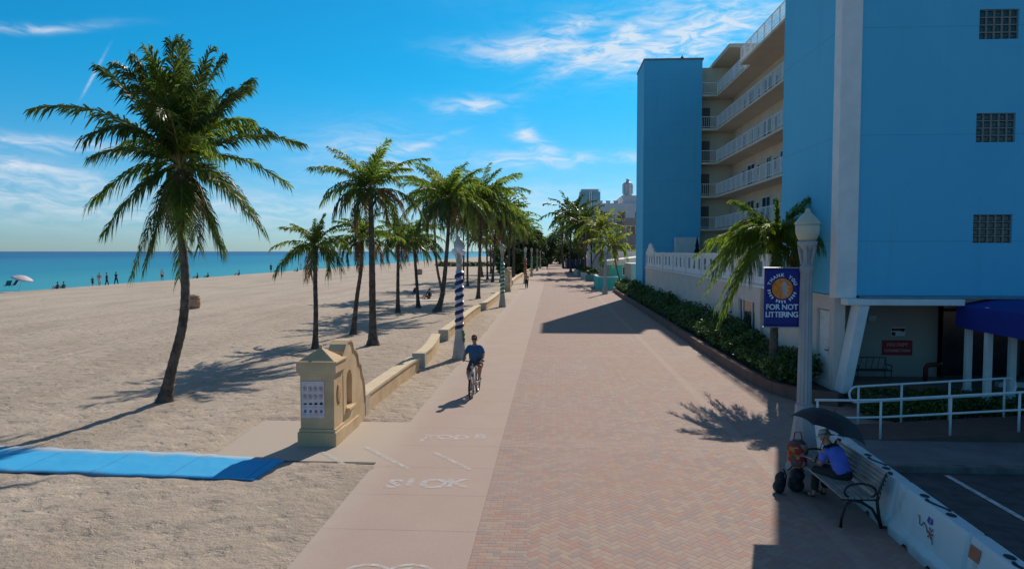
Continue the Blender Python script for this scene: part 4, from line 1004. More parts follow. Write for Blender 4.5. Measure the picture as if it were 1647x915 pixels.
def hedge_thing(name, label, cat, loc, blobs, n, size, group=None, mats=None, sticks=()):
    t_ = thing(name, label, cat, loc, group=group); g_ = MB(); leaves(g_, blobs, n, size, rr); g_.build('foliage', list(mats or (HEDGE, HEDGE2)), t_)
    s_ = MB()
    for a, b in sticks or [((bl[0], bl[1], 0), (bl[0]+rr.uniform(-.1,.1), bl[1], bl[2])) for bl in blobs[::2]]: s_.tube([a, b], [.03, .015], 5)
    s_.build('stems', mat('stem_brown', (.08,.06,.04), .9), t_)
hedges = [(20.4, 27.2, 'dense low hedge in the planter under the banner and hotel palm', 5200), (27.2, 38, 'bushy hedge in the planter between the window and slotted parapet', 6200), (38, 50, 'hedge with taller shoots in the planter below the parapet', 4600), (50, 61, 'hedge in the planter before the far blue wing', 3400), (61, 73.6, 'low ground hedge at the far tip of the planter', 2600)]
for (y0, y1, lab, n) in hedges:
    bl = []; y = 0.0; L = y1-y0
    while y < L:
        s_ = rr.uniform(.55, .8); hh = rr.uniform(.26,.42) if y0 < 26 else rr.uniform(.32,.6)
        bl.append((rr.uniform(-.3,-.15), y, .22+hh*.5, .55, s_, hh)); bl.append((rr.uniform(.25,.45), y+.3, .3+hh*.7, .5, s_, hh*1.25)); y += .62
    hedge_thing('hedge', lab, 'hedge', (7.1, y0+.4, .25), bl, n*2, .065 + .0012*(y0-20), 'hedges in the hotel planter')
bl = [(x, rr.uniform(-.2,.2), .22+rr.uniform(0,.1), .42, .5, .34) for x in [i*.42 for i in range(13)]]
hedge_thing('hedge', 'clipped low hedge between the ramp handrail and the hotel entrance', 'hedge', (8.1, 17.9, 0), bl, 6500, .055)
bl = [(x, rr.uniform(-.2,.2), .2, .42, .5, .26) for x in [i*.42 for i in range(9)]]
hedge_thing('hedge', 'second strip of low hedge nearer the white fin and metal bench', 'hedge', (8.3, 19.1, .1), bl, 3600, .055)
# the dense sea-grape trees closing the promenade
def tree(x, y, h, w_, label, n, size, cat='tree', seed=0):
    r3 = random.Random(seed); t_ = thing('broadleaf_tree', label, cat, (x, y, 0), group='dense trees closing the far promenade')
    bl = []
    for i in range(22):
        a = r3.uniform(0, 6.28); q = r3.uniform(0, 1)**.6*w_*.75; z = h*r3.uniform(.12, .92); k = 1-.35*abs(z/h-.5)
        s_ = w_*r3.uniform(.22, .4); bl.append((math.cos(a)*q*k, math.sin(a)*q*k, z-s_*.3, s_, s_, s_*.8))
    g_ = MB(); leaves(g_, bl, n, size, r3); g_.build('crown', [SEAG, HEDGE2], t_)
    g_ = MB(); g_.tube([(0,0,-.1),(.1,0,h*.3),(0,.1,h*.6)], [.35,.25,.12], 8)
    for i in range(5): a = i*1.26; g_.tube([(0,0,h*.25), (math.cos(a)*w_*.3, math.sin(a)*w_*.3, h*.5), (math.cos(a)*w_*.55, math.sin(a)*w_*.55, h*.68)], [.16,.1,.04], 6)
    g_.build('trunk', BARK, t_, smooth=True)
trs = [(-7.5,128,5.6,3.6,'low rounded tree among the far beach palms'), (-4.6,182,8.6,4.6,'rounded tree between the last lamp post and dense trees'), (5.2,205,8.5,5.0,'dense tree just right of the promenade vanishing point'), (-1.2,245,11.5,7,'tall dense tree farthest down the promenade'), (-5.8,150,7.4,4.2,'dark rounded tree at the end of the beach palm row'), (-6.5,172,9.8,5.0,'dark rounded tree behind the last beach palm'), (-2.2,196,9.0,5.2,'dense green tree right at the end of the concrete path'), (-9,205,11.5,6.5,'tall dense tree behind the rounded trees on the beach side'),
       (2.2,232,9.5,6.2,'dense tree closing the view straight down the promenade'), (8.0,225,9.5,6.0,'dense tree behind the dark blue fence'), (14,205,10.5,6.5,'dense tree behind the palms on the hotel side'), (-16,230,9.5,7,'low spreading tree on the beach far away'), (11.5,150,8.5,4.8,'bushy tree above the pale planters')]
for i, (x, y, h, w_, lab) in enumerate(trs): tree(x, y, h, w_, lab, 5200, .30, seed=100+i)
bl = [(x, rr.uniform(-.6,.6), .6, 1.6, 1.2, .9) for x in [i*1.7 for i in range(11)]]
hedge_thing('dune_scrub', 'low dark scrub on the sand beyond the beach palms', 'scrub', (-31, 190, 0), bl, 3000, .22)
# ------------------------------------------------------------------ lamp posts
POST = mat('lamp_concrete', (.42,.41,.38), .8, .12, 2.0, .15, 50.0)
ACORN = mat('acorn_glass', (.50,.50,.40), .35, .06, 4.0)
def lamp(pt, label, H=4.75, garland=None, body=POST, sc=1.0):
    t_ = thing('lamp_post', label, 'lamp post', (pt.x, pt.y, 0), group='lamp posts along the promenade')
    g_ = MB()
    g_.lathe([(.30,-.05),(.30,.10),(.27,.14),(.255,.35),(.22,.62),(.18,.92),(.155,1.15),(.16,1.19),(.145,1.24)], n=8, phase=.5)
    g_.build('base', body, t_, bevel=.008)
    g_ = MB(); n = 24; prof = [(.130,1.24),(.105,3.66)]; o = len(g_.v)
    g_.lathe(prof, n=n)
    for i in range(len(g_.v)):
        if i % 2: x, y, z = g_.v[i]; g_.v[i] = (x*.86, y*.86, z)
    g_.build('shaft', body, t_)
    g_ = MB(); g_.lathe([(.11,3.62),(.13,3.68),(.13,3.72),(.10,3.76),(.085,3.80),(.085,4.02),(.12,4.06),(.16,4.12),(.17,4.18),(.16,4.2)], n=16)
    for i in range(6): a = i*1.047; g_.bar((.09*math.cos(a), .09*math.sin(a), 3.78), (.15*math.cos(a), .15*math.sin(a), 4.1), .03, .05)
    g_.build('capital', body, t_)
    g_ = MB(); g_.lathe([(.13,4.2),(.165,4.24),(.2,4.34),(.21,4.46),(.20,4.5)], n=16); g_.build('lantern', ACORN, t_, smooth=True)
    g_ = MB(); g_.lathe([(.225,4.5),(.22,4.53),(.14,4.63),(.09,4.68),(.06,4.71),(.045,4.73),(.05,4.75),(.02,4.79)], n=16); g_.build('lantern_cap', ACORN, t_, smooth=True)
    if garland:
        ca, cb, z0, z1 = garland; turns = (z1-z0)/.285
        g_ = MB(); g_.lathe([(.152,z0),(.138,z1)], n=20); g_.build('wrap', cb, t_, smooth=True)
        g_ = MB(); P = []; n = int(turns*16); rq = random.Random(2)
        for i in range(n+1): a = i*2*math.pi/16; z = z0+(z1-z0)*i/n; r_ = .098; P.append((r_*math.cos(a), r_*math.sin(a), z))
        g_.tube(P, [.095]*len(P), 6)
        for i in range(len(P)*10):                            # tinsel needles
            p = Vector(P[rq.randrange(len(P))]); d = Vector((rq.gauss(0,1), rq.gauss(0,1), rq.gauss(0,1))).normalized(); q = p+d*.085; s_ = d.cross(Vector((.3,.5,.8))).normalized()*.008
            g_.add([p-s_, p+s_, q], [(0,1,2)])
        g_.build('garland', ca, t_, smooth=False)
    if sc != 1: t_.scale = (sc,)*3
    return t_
NAVY = mat('navy_tinsel', (.008,.012,.10), .4, .3, 30.0); SILV = mat('silver_wrap', (.50,.52,.60), .45, .2, 20.0)
GREEN = mat('green_tinsel', (.01,.20,.08), .4, .3, 30.0); GW = mat('white_wrap', (.55,.58,.55), .5); REDT = mat('red_tinsel', (.30,.03,.02), .5, .3, 30.0); BRW = mat('brown_wrap', (.35,.2,.14), .6)
TEALT = mat('teal_tinsel', (.03,.2,.17), .5, .3, 30.0)
lb = lamp(at(739,577), 'lamp post wound with a dark blue garland behind the cyclist', garland=(NAVY, SILV, 1.05, 3.45))
g_ = MB()                                                    # leafy green ribbon at the foot of the garland
rq = random.Random(4); leaves(g_, [(.17,-.08,.85,.06,.06,.34)], 130, .045, rq); g_.build('ribbon', [mat('lime_ribbon', (.12,.28,.03), .6)]*2, lb)
g_ = MB(); g_.ball((0,-.1,4.3), .16, 12); g_.ball((-.16,-.12,4.18), .13, 12); g_.ball((.15,-.14,4.15), .12, 12); g_.build('white_bow', mat('bow_white', (.72,.74,.8), .6), lb, smooth=True)
lamp(at(808,494), 'lamp post wound with a green garland along the beach wall', garland=(GREEN, GW, .9, 3.4))
lamp(at(845,456), 'third lamp post on the beach side, wound with a reddish garland', garland=(REDT, BRW, .8, 3.2))
lamp(at(855,445), 'fourth lamp post on the beach side with a teal garland, just past the reddish one', garland=(TEALT, GW, .9, 3.2))
lamp(at(864,436), 'fifth lamp post on the beach side, plain and far off')
lamp(at(869,432), 'last visible lamp post on the beach side under the dense trees')
lamp(at(973,473), 'plain pale lamp post standing by the tip of the planter wall')
lamp(at(960,450), 'plain pale lamp post beyond the turquoise terrace wall')
PBLUE = mat('lamp_concrete_grey', (.34,.35,.36), .8, .12, 2.0, .15, 50.0)
LPT = at(1291, 757)
hl = lamp(LPT, 'tall fluted lamp post with a blue banner beside the bench', body=PBLUE, sc=1.045)
# banner
ban = thing('banner', 'dark blue banner reading FOR NOT LITTERING with an orange disc', 'banner', (LPT.x-.13, LPT.y, 0))
xw = .655; d0, d1 = pix_dir(1262,432), pix_dir(1262,525); zt, zb = CAM_H + d0.z*LPT.y/d0.y, CAM_H + d1.z*LPT.y/d1.y
xr = .005
NB = mat('banner_blue', (.010,.018,.19), .7, .06, 2.0)
g_ = MB(); K = 14
for i in range(K+1):
    for j in range(K+1):
        u, v = i/K, j/K; g_.v.append((xr-xw+xw*u, .018*math.sin(u*5+1)*(1-abs(v-.5)), zb+(zt-zb)*v))
for i in range(K):
    for j in range(K): a = i*(K+1)+j; g_.f.append((a, a+K+1, a+K+2, a+1)); g_.mi.append(0)
cl = g_.build('cloth', NB, ban, smooth=True); so = cl.modifiers.new('t', 'SOLIDIFY'); so.thickness = .004
for z in (zt+.012, zb-.012): MB().tube([(.1,0,z),(xr-xw-.02,0,z)], .012, 8).build('rod', mat('steel_grey', (.4,.42,.44), .4, metal=.6), ban)
BW = mat('banner_lettering', (.6,.68,.8), .7); cx, cz = xr-xw*.5, zb+(zt-zb)*.655
g_ = MB(); M = lambda x, z: frame_mat((x, -.022, z), (1,0,0), (0,0,1))
put_text(g_, 'FOR NOT', .142, M(cx, zb+(zt-zb)*.335), bold=.004, spacing=.95); put_text(g_, 'LITTERING', .142, M(cx, zb+(zt-zb)*.205), bold=.004, spacing=.88)
g_.xf(Matrix.Translation((0,0,0)))
for k, ch in enumerate('THANK YOU'):
    a = R(90 + 68 - 17*k); r_ = .255
    if ch != ' ': put_text(g_, ch, .085, frame_mat((cx+r_*math.cos(a), -.022, cz+r_*math.sin(a)), (math.sin(a), 0, -math.cos(a)), (math.cos(a), 0, math.sin(a))), bold=.004)
for k in range(15):
    a = R(188 + 164*k/14); r_ = .25; p = Vector((cx+r_*math.cos(a), -.0225, cz+r_*math.sin(a)))
    if k % 5 != 4: 
        t0, n0 = Vector((-math.sin(a),0,math.cos(a))), Vector((math.cos(a),0,math.sin(a)))
        g_.add([p-t0*.018-n0*.028, p+t0*.018-n0*.028, p+t0*.012+n0*.028, p-t0*.012+n0*.028], [(0,1,2,3)])
# squeeze the words to the banner's width
g_.build('lettering', BW, ban)
g_ = MB(); n = 32; g_.add([(cx+.195*math.cos(2*math.pi*i/n), -.0215, cz+.195*math.sin(2*math.pi*i/n)) for i in range(n)], [tuple(range(n))]); g_.build('orange_disc', mat('disc_orange', (.75,.22,.02), .7, .3, 12.0), ban)
g_ = MB(); g_.prism([(cx+.0, cz-.13), (cx+.09, cz-.14), (cx+.10, cz+.02), (cx+.07, cz+.13), (cx+.02, cz+.15), (cx-.01, cz+.08)], -.0235, -.0225, 'y'); g_.build('hand_emblem', mat('emblem_grey', (.42,.36,.36), .7), ban)

# ------------------------------------------------------------------ water-filled barriers
def barrier_mat():
    m = bpy.data.materials.new('barrier_plastic'); m.use_nodes = True; t = NT(m.node_tree); b = t.n['Principled BSDF']
    v = t.node('ShaderNodeTexCoord').outputs['Object']; x, y, z = t.sep(v)
    c = t.mix(t.noise(v, 1.3, 5.0, .6), (.46,.60,.64), (.60,.72,.75))
    c = t.mix(t.m('MULTIPLY', t.ramp(t.noise(v, 2.2, 6.0, .7), .55, .75), .5), c, (.30,.27,.22))
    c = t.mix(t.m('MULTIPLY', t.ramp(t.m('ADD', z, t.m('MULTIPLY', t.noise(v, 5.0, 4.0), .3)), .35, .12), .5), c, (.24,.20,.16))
    t.put(b.inputs['Base Color'], c); b.inputs['Roughness'].default_value = .45
    return m
BARR = barrier_mat()
bdir = Vector((.046, 1, 0)).normalized(); b0 = at(1508, 812, .76) ; b0.z = 0
def barrier(center, label, k):
    t_ = thing('plastic_barrier', label, 'barrier', center, math.atan2(-bdir.x, bdir.y), group='white plastic barriers end to end')
    L = .985; g_ = MB(); N = 40; prof = [(-.27,0),(-.27,.14),(-.20,.24),(-.115,.70),(-.095,.76),(.095,.76),(.115,.70),(.20,.24),(.27,.14),(.27,0)]; np_ = len(prof)
    for i in range(N+1):
        y = -L + 2*L*i/N; sc_ = abs(math.sin((y+L)*math.pi*1.52)); e = .05*max(0, .6-sc_)
        endk = 1 - .25*math.exp(-((L-abs(y))/.03)**2)
        for (x, z) in prof:
            q = (1 - e*3.2*(1 if z < .3 else .25)) * endk; g_.v.append((x*q, y, z if z > 0 else .0 + .05*(sc_ < .35)))
    for i in range(N):
        for j in range(np_-1): a = i*np_+j; g_.f.append((a, a+np_, a+np_+1, a+1)); g_.mi.append(0)
    g_.f += [tuple(range(np_)), tuple(range(N*np_, (N+1)*np_))[::-1]]; g_.mi += [0, 0]
    g_.build('shell', BARR, t_, smooth=False, bevel=.012)
    g_ = MB()                                                  # dark emblem on the top edge: disc, wave, disc
    for y in (-.36, .36):
        g_.add([(.058*math.cos(a), y+.085*math.sin(a), .7635) for a in [2*math.pi*i/20 for i in range(20)]], [tuple(range(20))])
    P = [(.05,-.24),(.055,-.15),(.02,-.07),(-.01,.0),(-.035,.08),(-.055,.16),(-.03,.25)]
    V = []; 
    for i, (x, y) in enumerate(P): w_ = .032 if 0 < i < 6 else .02; V += [(x-w_, y, .7635), (x+w_, y, .7635)]
    g_.add(V, [(2*i, 2*i+1, 2*i+3, 2*i+2) for i in range(6)]); g_.build('emblem', BLK, t_)
    def on_face(y, z, w_, h_, m_, nm, fn=None):              # decals on the face towards the promenade
        x = -.20 + (z-.24)*.185 - .006; M_ = frame_mat((x-.004, y, z), (0,-1,0), (.185, 0, 1)); g2 = MB()
        if fn: fn(g2, M_)
        else: g2.add([M_ @ Vector(p) for p in ((-w_/2,-h_/2,0),(w_/2,-h_/2,0),(w_/2,h_/2,0),(-w_/2,h_/2,0))], [(0,1,2,3)])
        g2.build(nm, m_, t_)
    scr = random.Random(k)
    def scribble(g2, M_):
        P = [M_ @ Vector((-.3+.045*i, scr.uniform(-.05,.05)-.004*i*i*.3, .002)) for i in range(12)]; g2.tube(P, .007, 4)
    on_face(-.1, .5, .4, .1, mat('marker_grey', (.12,.13,.12), .8), 'scrawl', scribble)
    if k == 2:
        on_face(-.12, .58, .1, .08, mat('logo_blue', (.03,.06,.35), .5), 'blue_logo', lambda g2, M_: (g2.add([M_ @ Vector(p) for p in ((-.08,-.02,0),(-.02,-.05,0),(-.01,.04,0),(-.06,.05,0))], [(0,1,2,3)]), g2.add([M_ @ Vector(p) for p in ((.01,-.05,0),(.07,-.02,0),(.05,.04,0),(.02,.05,0))], [(0,1,2,3)])))
        on_face(-.18, .44, .1, .08, mat('logo_red', (.4,.03,.03), .5), 'red_logo', lambda g2, M_: [g2.add([M_ @ Vector((x*.07*c_-y*.07*s_, x*.07*s_+y*.07*c_, 0)) for x, y in ((0,0),(1,.22),(1.2,0),(1,-.22))], [(0,1,2,3)]) for c_, s_ in [(math.cos(i*1.05), math.sin(i*1.05)) for i in range(6)]])
    if k == 3:
        on_face(.80, .60, .22, .16, mat('orange_plate', (.40,.14,.07), .6), 'warning_plate')
    return t_
for k, (off, lab) in enumerate(((3.96, 'white plastic barrier farthest from view behind the umbrella and ramp end'), (1.98, 'white plastic barrier directly behind the bench'), (0, 'scuffed white plastic barrier just past the bench\'s near arm'), (-1.98, 'nearest white plastic barrier with an orange plate on its face'))):
    barrier(b0 + bdir*off, lab, k)

# ------------------------------------------------------------------ bench with iron arms, seated reader, umbrella
IRON = mat('black_iron', (.012,.012,.014), .45, .2, 10.0, .2, 40.0); SLAT = mat('weathered_slats', (.30,.28,.24), .85, .25, 3.0, .4, 30.0)
BX = at(1352, 848).x; BY = at(1352, 848).y
bn = thing('park_bench', 'slatted wooden bench with black iron hoop arms against the white barriers', 'bench', (BX, BY, 0))
def bp(x, z): return (x, z)
for yy in (0.0, 1.88):
    g_ = MB()
    g_.tube([(0,yy,0),(.01,yy,.16),(.06,yy,.34),(.16,yy,.43),(.30,yy,.40),(.46,yy,.30),(.56,yy,.12),(.60,yy,0)], .022, 8)
    g_.tube([(.60,yy,0),(.56,yy,.2),(.53,yy,.42),(.58,yy,.62),(.66,yy,.82),(.70,yy,.86),(.74,yy,.84)], .026, 8)
    g_.build('leg', IRON, bn, smooth=True)
    g_ = MB(); a0 = [(.28+.235*math.cos(t_), yy, .56+.125*math.sin(t_)) for t_ in [2*math.pi*i/24 for i in range(25)]]
    g_.tube(a0, .018, 8, caps=False); g_.tube([(.0,yy,.44),(.5,yy,.44)], .018, 6); g_.build('arm_hoop', IRON, bn, smooth=True)
g_ = MB()
for i in range(5): g_.box(.0+.098*i, -.03, .452, .085+.098*i, 1.91, .482)
g_.build('seat', SLAT, bn, bevel=.005)
g_ = MB()
for i in range(6):
    z = .52+.062*i; x = .545+ (z-.5)*.38; g_.bar((x, -.03, z), (x, 1.91, z), .018, .05)
g_.build('backrest', SLAT, bn, bevel=.004)
# ------------------------------------------------------------------ people: continuous skins from tapered limbs, fused by voxel remeshing
def fuse(mb, voxel, name, m, parent, smooth_it=4):
    me = mb.mesh('tmp'); o = bpy.data.objects.new('tmp', me); col.objects.link(o)
    r = o.modifiers.new('r', 'REMESH'); r.mode = 'VOXEL'; r.voxel_size = voxel
    s_ = o.modifiers.new('s', 'SMOOTH'); s_.iterations = smooth_it; s_.factor = .5
    bpy.context.view_layer.update(); me2 = bpy.data.meshes.new_from_object(o.evaluated_get(bpy.context.evaluated_depsgraph_get()))
    bpy.data.objects.remove(o); bpy.data.meshes.remove(me); me2.name = name
    me2.polygons.foreach_set('use_smooth', [True]*len(me2.polygons)); me2.materials.clear(); me2.materials.append(m)
    o2 = bpy.data.objects.new(name, me2); col.objects.link(o2); o2.parent = parent; return o2
def limb(g_, pts, rad, n=10, side=None, flat=1.0):
    g_.tube(pts, rad, n, side=side, flat=flat)
    if flat == 1.0:
        for p, r_ in zip(pts, rad): g_.ball(p, r_*.99, 10)
    else:
        for p, r_ in ((pts[0], rad[0]), (pts[-1], rad[-1])): g_.ball(p, r_*.95, 12, (1, flat, .6) if abs(Vector(side).x) > .7 else (flat, 1, .6))
def hand(g_, w, d, pal, curl=.8, sc=1.0):
    """palm and five bent fingers; w wrist, d direction of the hand, pal palm normal"""
    w = Vector(w); d = Vector(d).normalized(); pal = Vector(pal); pal = (pal - d*pal.dot(d)).normalized(); s_ = d.cross(pal)
    g_.tube([w-d*.02, w+d*.04, w+d*.085], [.026*sc, .036*sc, .036*sc], 10, side=s_, flat=.45)
    for i, l in enumerate((.068, .076, .072, .058)):
        b_ = w + d*.08 + s_*(.030-.020*i); c1 = (d*math.cos(curl*.6) + pal*math.sin(curl*.6)); c2 = (d*math.cos(curl*1.5) + pal*math.sin(curl*1.5)); c3 = (d*math.cos(curl*2.3) + pal*math.sin(curl*2.3))
        g_.tube([b_-d*.03, b_, b_+c1*l*.45, b_+c1*l*.45+c2*l*.32, b_+c1*l*.45+c2*l*.32+c3*l*.25], [.009,.0095,.009,.008,.007], 6)
    b_ = w + d*.025 + s_*.028; g_.tube([b_-s_*.02, b_+s_*.018+d*.02+pal*.008, b_+s_*.024+d*.045+pal*.022, b_+s_*.02+d*.065+pal*.034], [.014,.012,.010,.008], 6)
def head(g_, c, fwd, up=(0,0,1), sc=1.0):
    c = Vector(c); f = Vector(fwd).normalized(); u = Vector(up).normalized(); f = (f - u*f.dot(u)).normalized(); s_ = f.cross(u)
    M = Matrix(((s_.x,f.x,u.x,c.x),(s_.y,f.y,u.y,c.y),(s_.z,f.z,u.z,c.z),(0,0,0,1)))
    h = MB(); h.ball((0,-.008,.03), .1, 16, (.78,.97,.98)); h.ball((0,.012,-.035), .078, 14, (.82,1,1.05)); h.ball((0,.045,-.085), .036, 10, (1.1,.9,.8))
    h.tube([(0,.085,.03),(0,.112,-.012),(0,.09,-.022)], [.009,.017,.011], 6); h.ball((0,.083,-.05), .022, 8, (1.2,.6,.45)); h.ball((0,.078,.035), .05, 8, (1.1,.45,.2))
    for e in (-1,1): h.ball((.078*e,-.008,-.0), .028, 8, (.4,.8,1.15)); h.ball((.05*e,.06,-.02), .025, 8)
    h.xf(M); g_.add(h.v, h.f)
    e_ = MB()
    for e in (-1,1): e_.ball((.031*e,.084,.012), .0125, 8)
    e_.xf(M); return M, e_
SKIN = mat('skin_tanned', (.33,.165,.10), .55, .08, 5.0); SKIN2 = mat('skin_warm', (.38,.20,.13), .55, .08, 5.0); EYE = mat('eye_dark', (.03,.02,.02), .2)
# --- cyclist, riding towards the camera
wp = at(758, 641); HD = R(183)            # heading: towards the camera, slightly turned
def world_from(loc, rz): return loc, rz
bc = thing('bicycle', 'white framed bicycle with dark tyres ridden down the concrete path', 'bicycle', wp, 0)
# bicycle frame: +Y is towards the back of the bicycle; the front wheel touches the ground at the origin
RT = .34
def wheel(parent, cy):
    t_ = MB(); P = [(0, cy+RT*math.cos(a), RT+RT*math.sin(a)) for a in [2*math.pi*i/36 for i in range(37)]]; t_.tube(P, .026, 8, caps=False)
    P2 = [(0, cy+.305*math.cos(a), RT+.305*math.sin(a)) for a in [2*math.pi*i/36 for i in range(37)]]
    w_ = thing('wheel', '', ''); del w_['label']; del w_['category']; w_.parent = parent
    t_.build('tyre', mat('tyre_rubber', (.015,.015,.015), .8), w_, smooth=True)
    r_ = MB(); r_.tube(P2, .012, 6, caps=False); r_.tube([(-.04,cy,RT),(.04,cy,RT)], .022, 8); r_.build('rim', mat('alloy', (.45,.45,.46), .35, metal=.8), w_, smooth=True)
    s_ = MB()
    for i in range(20): a = 2*math.pi*i/20; s_.tube([((-1)**i*.03, cy, RT), (0, cy+.3*math.cos(a), RT+.3*math.sin(a))], .0018, 3)
    s_.build('spokes', MATS['alloy'], w_)
wheel(bc, 0); wheel(bc, 1.06)
FW = mat('frame_white', (.62,.60,.60), .35, .05)
g_ = MB(); bb = (0,.60,.30); st = (0,.76,.80); hd_ = (0,.20,.86); hl_ = (0,.16,.72)
for a, b_ in ((hl_, bb), (hd_, st), (bb, st)): g_.tube([a, b_], .018, 8)
for e in (-1,1): g_.tube([(e*.02,.60,.30),(e*.06,1.06,RT)], .011, 6); g_.tube([(e*.02,.75,.76),(e*.06,1.06,RT)], .01, 6)
g_.tube([hl_, hd_, (0,.23,.98)], .021, 8); g_.build('frame', FW, bc, smooth=True)
g_ = MB()
for e in (-1,1): g_.tube([(e*.045,.15,.72),(e*.055,.06,.52),(e*.055,0,RT)], .014, 6)
g_.tube([(-.05,.15,.72),(.05,.15,.72)], .02, 8); g_.build('fork', FW, bc, smooth=True)
g_ = MB(); P = [(0, .37*math.cos(a)*1.0, RT+.375*math.sin(a)) for a in [R(x) for x in range(10, 150, 14)]]; g_.tube(P, .03, 6, side=(1,0,0), flat=.3); g_.build('mudguard', FW, bc, smooth=True)
g_ = MB(); g_.tube([(-.31,.30,1.04),(-.2,.22,1.05),(0,.2,1.02),(.2,.22,1.05),(.31,.30,1.04)], .013, 8); g_.build('handlebar', DARK, bc, smooth=True)
g_ = MB(); g_.tube([(0,.76,.80),(0,.79,.92)], .014, 8); g_.ball((0,.84,.945), .12, 12, (.75,1.1,.3)); g_.build('saddle', DARK, bc, smooth=True)
g_ = MB(); g_.tube([(-.09,.60,.30),(-.09,.60,.13)], .012, 6); g_.tube([(.09,.60,.30),(.09,.60,.47)], .012, 6); g_.tube([(-.1,.6,.3),(.1,.6,.3)], .02, 8); g_.lathe([(.09,-.003),(.09,.003)], n=20)
g_.build('crank', MATS['alloy'], bc); 
for e, z in ((-1,.13),(1,.47)):
    q = MB(); q.box(e*.10, .55, z-.012, e*.19, .65, z+.012); q.build('pedal', DARK, bc)
g_ = MB(); g_.box(-.04,.10,.86,.04,.16,.92); g_.build('headlight', mat('lens', (.5,.5,.5), .2), bc, bevel=.01)
bc.rotation_euler = (0,0,R(-4))
cy = thing('person', 'heavyset cyclist in a blue shirt and reddish cap riding towards us on the concrete path', 'person', wp, R(-4))
g_ = MB()
limb(g_, [(0,.80,.98),(0,.78,1.08),(0,.70,1.22),(0,.62,1.36),(0,.57,1.45)], [.16,.17,.175,.18,.09], 14, (1,0,0), .72)
limb(g_, [(0,.57,1.44),(0,.545,1.53)], [.062,.055])
for e in (-1,1):
    limb(g_, [(e*.175,.60,1.40),(e*.265,.52,1.22),(e*.285,.33,1.09)], [.062,.048,.030])
    hand(g_, (e*.285,.335,1.095), (0,-.8,-.25), (0,-.2,-1), 1.0)
limb(g_, [(-.09,.78,.97),(-.17,.46,.66),(-.125,.62,.24)], [.10,.072,.042]); limb(g_, [(.09,.78,.97),(.19,.38,.86),(.13,.58,.56)], [.10,.072,.042])
limb(g_, [(-.125,.62,.24),(-.13,.64,.18),(-.14,.50,.16)], [.042,.042,.034]); limb(g_, [(.13,.58,.56),(.135,.62,.52),(.14,.48,.50)], [.042,.042,.034])
Mh, ey = head(g_, (0,.50,1.64), (.05,-1,-.1))
fuse(g_, .013, 'body', SKIN, cy); ey.build('eye', EYE, cy, smooth=True)
g_ = MB(); limb(g_, [(0,.81,.93),(0,.78,1.07),(0,.70,1.22),(0,.615,1.36),(0,.58,1.435)], [.20,.215,.215,.215,.11], 16, (1,0,0), .78)
for e in (-1,1): limb(g_, [(e*.14,.60,1.395),(e*.205,.575,1.33),(e*.245,.54,1.25)], [.08,.075,.066])
fuse(g_, .014, 'shirt', mat('blue_shirt', (.025,.10,.22), .8, .25, 9.0, .5, 14.0), cy)
g_ = MB(); limb(g_, [(0,.80,.98),(0,.78,1.03)], [.18,.18], 12, (1,0,0), .8)
limb(g_, [(-.09,.78,.96),(-.15,.53,.73)], [.115,.10]); limb(g_, [(.09,.78,.96),(.17,.50,.89)], [.115,.10]); fuse(g_, .014, 'shorts', mat('brown_shorts', (.10,.06,.045), .85, .2, 8.0), cy)
for e, y, z in ((-1,.56,.15),(1,.54,.49)):
    q = MB(); q.ball((e*.137, y+.04, z), .055, 10, (.85,1.3,.8)); q.ball((e*.14, y-.07, z-.012), .05, 10, (.85,1.4,.55)); fuse(q, .01, 'shoe', BLK, cy)
g_ = MB(); g_.ball((0,-.01,.055), .108, 16, (.82,.99,.82)); g_.tube([(0,.06,.07),(0,.15,.055)], [.075,.06], 12, side=(1,0,0), flat=.14); g_.xf(Mh); fuse(g_, .01, 'cap', mat('cap_red', (.16,.04,.025), .8), cy)
g_ = MB(); g_.tube([(-.075,.05,.018),(-.035,.098,.016),(0,.103,.018),(.035,.098,.016),(.075,.05,.018)], [.010,.022,.010,.022,.010], 8, side=(0,0,1), flat=.4); g_.xf(Mh); g_.build('sunglasses', BLK, cy, smooth=True)

# --- person seated on the bench, seen from behind, bent over a book
sx, sy = BX, BY
se = thing('person', 'seated person in a violet-blue shirt and pale sun hat reading on the bench', 'person', (sx, sy, 0))
Y = .92
g_ = MB()
limb(g_, [(.40,Y,.575),(.36,Y,.68),(.26,Y+.02,.86),(.15,Y+.03,.99),(.11,Y+.03,1.04)], [.165,.155,.16,.165,.08], 14, (0,1,0), .74)
limb(g_, [(.11,Y+.03,1.03),(.03,Y+.04,1.10)], [.06,.054])
for e, bend in ((-1,0),(1,.0)):
    y = Y+e*.19
    limb(g_, [(.14,y,.97),(.10,y-e*-.04,.75),(-.14,y-e*.05,.72)], [.058,.045,.028])
    hand(g_, (-.14,y-e*.05,.72), (-1,-e*.45,.0), (0,-e*.5,.9), .7)
for e in (-1,1):
    limb(g_, [(.36,Y+e*.09,.575),(-.08,Y+e*.13,.54),(-.12,Y+e*.14,.12)], [.095,.068,.042]); limb(g_, [(-.12,Y+e*.14,.12),(-.13,Y+e*.14,.06),(-.27,Y+e*.16,.035)], [.044,.045,.032])
Mh, ey = head(g_, (-.06,Y+.05,1.17), (-1,.1,-.45), (-.35,0,1))
fuse(g_, .013, 'body', SKIN2, se); ey.build('eye', EYE, se, smooth=True)
g_ = MB(); limb(g_, [(.42,Y,.60),(.37,Y,.70),(.265,Y+.02,.86),(.155,Y+.03,.985),(.12,Y+.03,1.02)], [.185,.18,.185,.185,.10], 16, (0,1,0), .78)
for e in (-1,1): limb(g_, [(.15,Y+e*.15,.965),(.125,Y+e*.205,.90),(.115,Y+e*.215,.83)], [.08,.075,.068])
fuse(g_, .014, 'shirt', mat('violet_shirt', (.11,.16,.62), .8, .12, 6.0, .4, 12.0), se)
